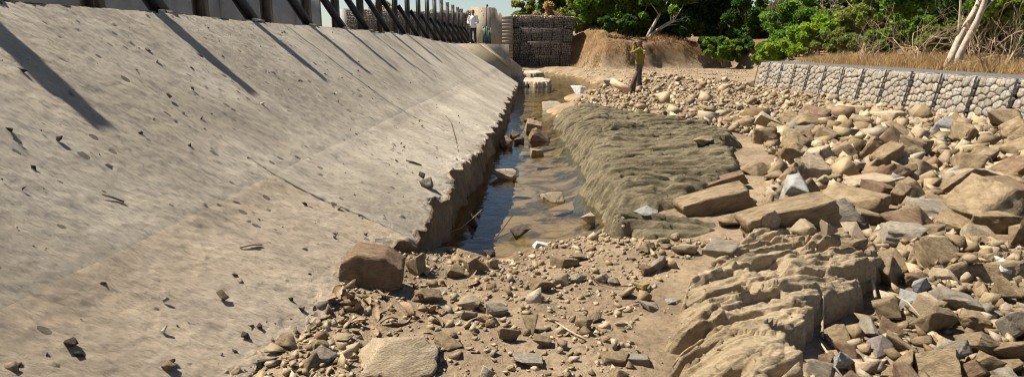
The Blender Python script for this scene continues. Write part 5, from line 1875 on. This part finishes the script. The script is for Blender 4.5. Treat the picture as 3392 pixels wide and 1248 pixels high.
for k, (px, py, L) in enumerate(spots):
    p = gp(px, py, .02)
    o = obj('dead_leaf', lshape[k % 4], None, label=leaf_label(*p[:2]), cat='leaf', group='dead leaves at the apron foot' if px < 1480 else 'dead leaves on the shore')
    o.location = p
    o.rotation_euler = (lr.normal() * .4, lr.normal() * .35, lr.uniform(0, 6.28))
    o.scale = (L, L, L)

# ------------------------------------------------------------------ people
def loft(mb, pts, rx, ry=None, k=14, fwd=(0, -1, 0)):
    """closed elliptical tube; rx across, ry front to back"""
    P = np.asarray(pts, float)
    n = len(P)
    rx = np.broadcast_to(np.asarray(rx, float), (n,))
    ry = rx if ry is None else np.broadcast_to(np.asarray(ry, float), (n,))
    T = np.gradient(P, axis=0)
    T /= np.linalg.norm(T, axis=1)[:, None]
    f = np.array(fwd, float)
    S = np.cross(T, f)
    S /= np.linalg.norm(S, axis=1)[:, None] + 1e-9
    Fw = np.cross(S, T)
    th = np.arange(k) * 2 * math.pi / k
    V = (P[:, None] + rx[:, None, None] * np.cos(th)[None, :, None] * S[:, None] + ry[:, None, None] * np.sin(th)[None, :, None] * Fw[:, None]).reshape(-1, 3)
    Q = [[i * k + j, i * k + (j + 1) % k, (i + 1) * k + (j + 1) % k, (i + 1) * k + j] for i in range(n - 1) for j in range(k)]
    V = np.concatenate([V, P[:1], P[-1:]])
    T3 = []
    for j in range(k):
        j2 = (j + 1) % k
        T3 += [[n * k, j2, j], [n * k + 1, (n - 1) * k + j, (n - 1) * k + j2]]
    mb.add(V, Q, T3)


def ball(mb, c, r, sub=2):
    V, Fc = ico(sub)
    mb.add(V * np.array(r) + np.array(c), None, Fc)


def fuse(name, mb, vox, smooth_it=2):
    """one continuous skin over everything collected in mb"""
    me = mb.mesh(name)
    o = bpy.data.objects.new(name + '_tmp', me)
    COL.objects.link(o)
    r = o.modifiers.new('r', 'REMESH')
    r.mode = 'VOXEL'
    r.voxel_size = vox
    s = o.modifiers.new('s', 'SMOOTH')
    s.iterations = smooth_it
    s.factor = .5
    bpy.context.view_layer.update()
    out = bpy.data.meshes.new_from_object(o.evaluated_get(bpy.context.evaluated_depsgraph_get()))
    bpy.data.objects.remove(o)
    out.name = name
    out.polygons.foreach_set('use_smooth', np.ones(len(out.polygons), bool))
    out.materials.clear()
    return out


def lerp(a, b, t):
    return np.array(a) * (1 - t) + np.array(b) * t


def limb_pts(a, b, c, n=5):
    a, b, c = map(np.array, (a, b, c))
    P = [lerp(a, b, t) for t in np.linspace(0, 1, n)] + [lerp(b, c, t) for t in np.linspace(0, 1, n)[1:]]
    return P


def hand(mb, wrist, d, palm, curl, side):
    """palm plus five fingers; d = pointing direction, palm = palm normal"""
    d = np.array(d, float)
    d /= np.linalg.norm(d)
    nrm = np.array(palm, float)
    nrm -= d * (nrm @ d)
    nrm /= np.linalg.norm(nrm)
    s = np.cross(d, nrm) * side
    w = np.array(wrist, float)
    loft(mb, [w - d * .02, w + d * .03, w + d * .07, w + d * .095], [.026, .034, .040, .036], [.020, .018, .016, .014], 10, fwd=nrm)
    for i, (off, L) in enumerate(((-.030, .062), (-.010, .075), (.010, .070), (.029, .055))):
        b0 = w + d * .088 + s * off
        p = [b0]
        a = 0
        for L_, c_ in ((.45, .35), (.32, .7), (.23, .6)):
            a += curl * c_
            p.append(p[-1] + (d * math.cos(a) + nrm * math.sin(a)) * L * L_)
        loft(mb, p, [.0095, .009, .0085, .007], None, 8, fwd=nrm)
    t0 = w + d * .03 - s * .032
    t1 = t0 + (d * .6 - s * .7 + nrm * .25) * .038
    t2 = t1 + (d * .9 - s * .2 + nrm * .5 * curl) * .032
    loft(mb, [t0, t1, t2], [.012, .0105, .008], None, 8, fwd=nrm)


def person(name, label, loc, rz, J, mats, H=1.72, hand_dirs=None, trousers_top=.97, cap=False):
    """J: joints in a frame facing -y, z up, for a 1.72 m figure"""
    k = H / 1.72
    root = obj(name, None, label=label, cat='person', loc=loc, rot=(0, 0, rz))
    root.scale = (k, k, k)
    pel, chest, neck, head = map(np.array, (J['pelvis'], J['chest'], J['neck'], J['head']))
    waist = lerp(pel, chest, .45)
    hd = np.array(J.get('look', (0, -1, 0)), float)
    hd /= np.linalg.norm(hd)
    sidev = np.cross(hd, (0, 0, 1))

    def torso(mb, e):
        loft(mb, [pel - [0, 0, .06], pel, waist, lerp(waist, chest, .6), chest, chest + [0, 0, .09], neck + [0, 0, -.02]],
             np.array([.13, .165, .145, .165, .185, .165, .06]) + e, np.array([.09, .115, .10, .115, .12, .09, .055]) + e, 18)

    def arm(mb, s, e, cut=1.0):
        a, b, c = J['sh' + s], J['el' + s], J['wr' + s]
        P = limb_pts(a, b, c, 5)
        r = np.array([.056, .05, .045, .042, .040, .041, .037, .031, .026]) + e
        m_ = int(round(len(P) * cut))
        loft(mb, P[:m_], r[:m_], None, 12, fwd=(.2, -1, .3))
        ball(mb, a, (.062 + e,) * 3)

    def leg(mb, s, e, cut=1.0):
        a, b, c = J['hip' + s], J['kn' + s], J['an' + s]
        P = limb_pts(a, b, c, 5)
        r = np.array([.092, .086, .077, .067, .058, .058, .054, .044, .037]) + e
        loft(mb, P, r, None, 12)

    mb = MB()
    torso(mb, -.012)
    for s in 'LR':
        arm(mb, s, -.006)
        leg(mb, s, -.012)
        an = np.array(J['an' + s])
        ft = np.array(J.get('toe' + s, an + [0, -.19, 0]))
        loft(mb, [an + [0, 0, .0], an + [0, 0, -.05]], [.036, .036], None, 10)
        loft(mb, [an * [1, 1, 0] + (an - ft) * [.25, .25, 0] + [0, 0, .04], an * [1, 1, 0] + [0, 0, .045], ft * [1, 1, 0] + [0, 0, .03]], [.03, .038, .036], [.03, .038, .022], 10, fwd=(0, 0, 1))
    loft(mb, [neck - [0, 0, .05], neck, lerp(neck, head, .6)], [.062, .055, .054], None, 12)
    # head: skull, jaw, nose, brow, lips, ears
    up = np.array([0, 0, 1.0])
    ball(mb, head + up * .035 - hd * .010, (.076, .090, .095), 3)
    ball(mb, head - up * .045 + hd * .030, (.056, .056, .062), 3)
    ball(mb, head - up * .092 + hd * .058, (.024, .022, .02))
    loft(mb, [head + up * .022 + hd * .082, head - up * .008 + hd * .098, head - up * .022 + hd * .096], [.010, .014, .017], [.010, .013, .010], 8)
    for s in (-1, 1):
        ball(mb, head + up * .028 + hd * .078 + sidev * s * .032, (.020, .012, .009))
        ball(mb, head - up * .010 - hd * .005 + sidev * s * .078, (.010, .018, .030))
        ball(mb, head - up * .015 + hd * .066 + sidev * s * .040, (.018, .016, .018))
    ball(mb, head - up * .055 + hd * .084, (.024, .010, .007))
    ball(mb, head - up * .067 + hd * .082, (.021, .010, .007))
    for s, sg in (('L', 1), ('R', -1)):
        d, pn, cu = hand_dirs[s]
        hand(mb, J['wr' + s], d, pn, cu, sg)
    obj('body', fuse('body', mb, .0095, 2), M['skin'], root)
    # eyes and mouth line
    mb = MB()
    for s in (-1, 1):
        ball(mb, head + up * .012 + hd * .080 + sidev * s * .032, (.013, .006, .006), 2)
    obj('eyes', mb.mesh('eyes', True), M['hair'], root)
    # clothes
    mb = MB()
    loft(mb, [pel - [0, 0, .10], pel - [0, 0, .02], pel + [0, 0, .07], waist, lerp(waist, chest, .6), chest, chest + [0, 0, .09], neck + [0, 0, -.015], neck + [0, 0, .02]],
         np.array([.175, .178, .165, .163, .18, .20, .178, .07, .062]) + J.get('loose', 0) * np.array([1, 1, 1, 1, .6, .3, 0, 0, 0]), np.array([.128, .13, .122, .122, .132, .136, .105, .066, .060]) + J.get('loose', 0) * np.array([1, 1, 1, 1, .6, .3, 0, 0, 0]), 18)
    for s in 'LR':
        arm(mb, s, .016, .95)
    sh = fuse('shirt', mb, .012, 3)
    co = np.empty(len(sh.vertices) * 3)
    sh.vertices.foreach_get('co', co)
    co = co.reshape(-1, 3)
    co += .010 * np.stack([fbm3(co, 9, 5), fbm3(co, 9, 6), fbm3(co, 9, 7)], 1) * np.array([1, 1, .3])
    sh.vertices.foreach_set('co', co.ravel())
    shirt = obj('shirt', sh, M[mats['shirt']], root)
    mb = MB()
    loft(mb, [pel - [0, 0, .14], pel - [0, 0, .08], pel, pel + [0, 0, .06]], [.13, .168, .166, .155], [.10, .122, .12, .115], 16)
    for s in 'LR':
        leg(mb, s, .013)
        an = np.array(J['an' + s])
        loft(mb, [lerp(an, J['kn' + s], .4), an + [0, 0, .02], an + [0, 0, -.045]], [.06, .062, .066], None, 12)
    tr = fuse('trousers', mb, .012, 3)
    co = np.empty(len(tr.vertices) * 3)
    tr.vertices.foreach_get('co', co)
    co = co.reshape(-1, 3)
    co += .010 * np.stack([fbm3(co, 10, 15), fbm3(co, 10, 16), 0 * co[:, 0]], 1)
    tr.vertices.foreach_set('co', co.ravel())
    obj('trousers', tr, M[mats['trousers']], root)
    for s in 'LR':
        mb = MB()
        an = np.array(J['an' + s])
        ft = np.array(J.get('toe' + s, an + [0, -.19, 0]))
        loft(mb, [an * [1, 1, 0] + (an - ft) * [.33, .33, 0] + [0, 0, .045], an * [1, 1, 0] + [0, 0, .05], lerp(an, ft, .6) * [1, 1, 0] + [0, 0, .04], ft * [1, 1, 0] + [0, 0, .033]], [.034, .044, .048, .038], [.045, .05, .04, .03], 12, fwd=(0, 0, 1))
        obj('shoe', fuse('shoe', mb, .009, 1), M[mats['shoe']], root)
    # hair or cap
    mb = MB()
    V, Fc = ico(3)
    c = head + up * .042 - hd * .014
    W = V * np.array([.084, .097, .098])
    keep = []
    along = W @ hd
    zz = W[:, 2]
    mask = (zz > .035 - 0 * along) | ((along < .02) & (zz > -.045)) | ((along < .045) & (zz > .0))
    if cap:
        mask = (zz > .005)
        W = W * 1.07
    fk = Fc[mask[Fc].all(1)]
    Wc = W + c + .003 * rng.normal(size=W.shape) * (0 if cap else 1)
    n = len(Wc)
    inner = W * .88 + c
    me = mesh_np('hair', np.concatenate([Wc, inner]), np.concatenate([fk, fk[:, ::-1] + n]), True)
    hobj = obj('cap' if cap else 'hair', me, M['cap' if cap else 'hair'], root)
    if cap:
        mb = MB()
        pk = [c + up * .012 + hd * .075 + sidev * q * .07 + hd * (.085 * math.sqrt(max(0, 1 - q * q))) - up * .012 * (1 - abs(q)) for q in np.linspace(-1, 1, 9)]
        bk = [c + up * .022 + hd * .05 * math.sqrt(max(0, 1 - q * q * .8)) + sidev * q * .075 for q in np.linspace(-1, 1, 9)]
        Vv = np.concatenate([pk, bk, np.array(pk) - up * .008, np.array(bk) - up * .008])
        g = grid_faces(2, 9)
        mb.add(Vv, np.concatenate([g, g[:, ::-1] + 18]))
        obj('peak', mb.mesh('peak', True), M['cap'], hobj)
    return root, shirt


JW = dict(pelvis=(0, 0, .93), chest=(0, .0, 1.27), neck=(0, .01, 1.44), head=(.005, -.015, 1.60), look=(.25, -1, -.05),
          shL=(.185, .0, 1.385), elL=(.275, .02, 1.10), wrL=(.16, -.20, 1.02), shR=(-.185, .0, 1.385), elR=(-.29, .04, 1.11), wrR=(-.20, -.20, 1.045),
          hipL=(.088, 0, .90), knL=(.105, -.015, .49), anL=(.115, .02, .085), hipR=(-.088, 0, .90), knR=(-.105, -.03, .49), anR=(-.125, .01, .085),
          toeL=(.13, -.16, .03), toeR=(-.17, -.17, .03), loose=.012)
zw = 1.65
person('person', 'man in white shirt and dark trousers standing on the dam end, hands before his waist', (xat(1568, 32.2), 32.2, zw), -.06, JW,
       dict(shirt='shirt_white', trousers='trouser_navy', shoe='shoe_pale'), 1.70,
       dict(L=((-.75, -.55, -.1), (0, .3, -1), .5), R=((.35, -.9, -.15), (.5, .2, -1), .6)))
JY = dict(pelvis=(0, .0, .93), chest=(0, .055, 1.26), neck=(0, .05, 1.43), head=(0, -.03, 1.575), look=(0, -1, .0),
          shL=(.185, .05, 1.385), elL=(.235, -.20, 1.25), wrL=(.10, -.21, 1.50), shR=(-.185, .05, 1.385), elR=(-.24, -.20, 1.24), wrR=(-.10, -.21, 1.49),
          hipL=(.088, 0, .90), knL=(.095, -.03, .49), anL=(.10, .04, .085), hipR=(-.088, 0, .90), knR=(-.095, -.02, .49), anR=(-.10, .03, .085),
          toeL=(.12, -.15, .03), toeR=(-.12, -.15, .03), loose=.018)
py_ = hit(2115, 288, surf)
RY = -math.radians(125)
man, shirt = person('person', 'man in olive long-sleeved shirt and dark cap raising both hands to his face', (py_[0], py_[1], py_[2] - .01), RY, JY,
                    dict(shirt='shirt_olive', trousers='trouser_grey', shoe='shoe_brown'), 154 * py_[3] / FPX * .985,
                    dict(L=((-.35, -.2, .9), (-.3, 1, 0), .9), R=((.35, -.2, .9), (.3, 1, 0), .9)), cap=True)
for k, (txt, zz) in enumerate((('GILEN', 1.295), ('ESCAR', 1.215))):
    fc = bpy.data.curves.new('lettering', 'FONT')
    fc.body = txt
    fc.size = .095
    fc.extrude = .012
    fc.align_x = 'CENTER'
    tmp = bpy.data.objects.new('lettering_tmp', fc)
    COL.objects.link(tmp)
    bpy.context.view_layer.update()
    tme = bpy.data.meshes.new_from_object(tmp.evaluated_get(bpy.context.evaluated_depsgraph_get()))
    bpy.data.objects.remove(tmp)
    obj('lettering', tme, M['paint'], shirt, loc=(0, .198, zz), rot=(math.pi / 2, 0, math.pi))
# the phone in his hands
mb = MB()
mb.box((0, 0, 0), (.16, .012, .08))
mb.box((.055, .008, .02), (.02, .01, .02))
ph = obj('phone', mb.mesh('phone'), M['phone'], label='black phone or camera held up to the face of the man in olive', cat='phone')
ph.matrix_world = Matrix.Translation((py_[0], py_[1], py_[2])) @ Matrix.Rotation(RY, 4, 'Z') @ Matrix.Translation((0, -.20, 1.56))
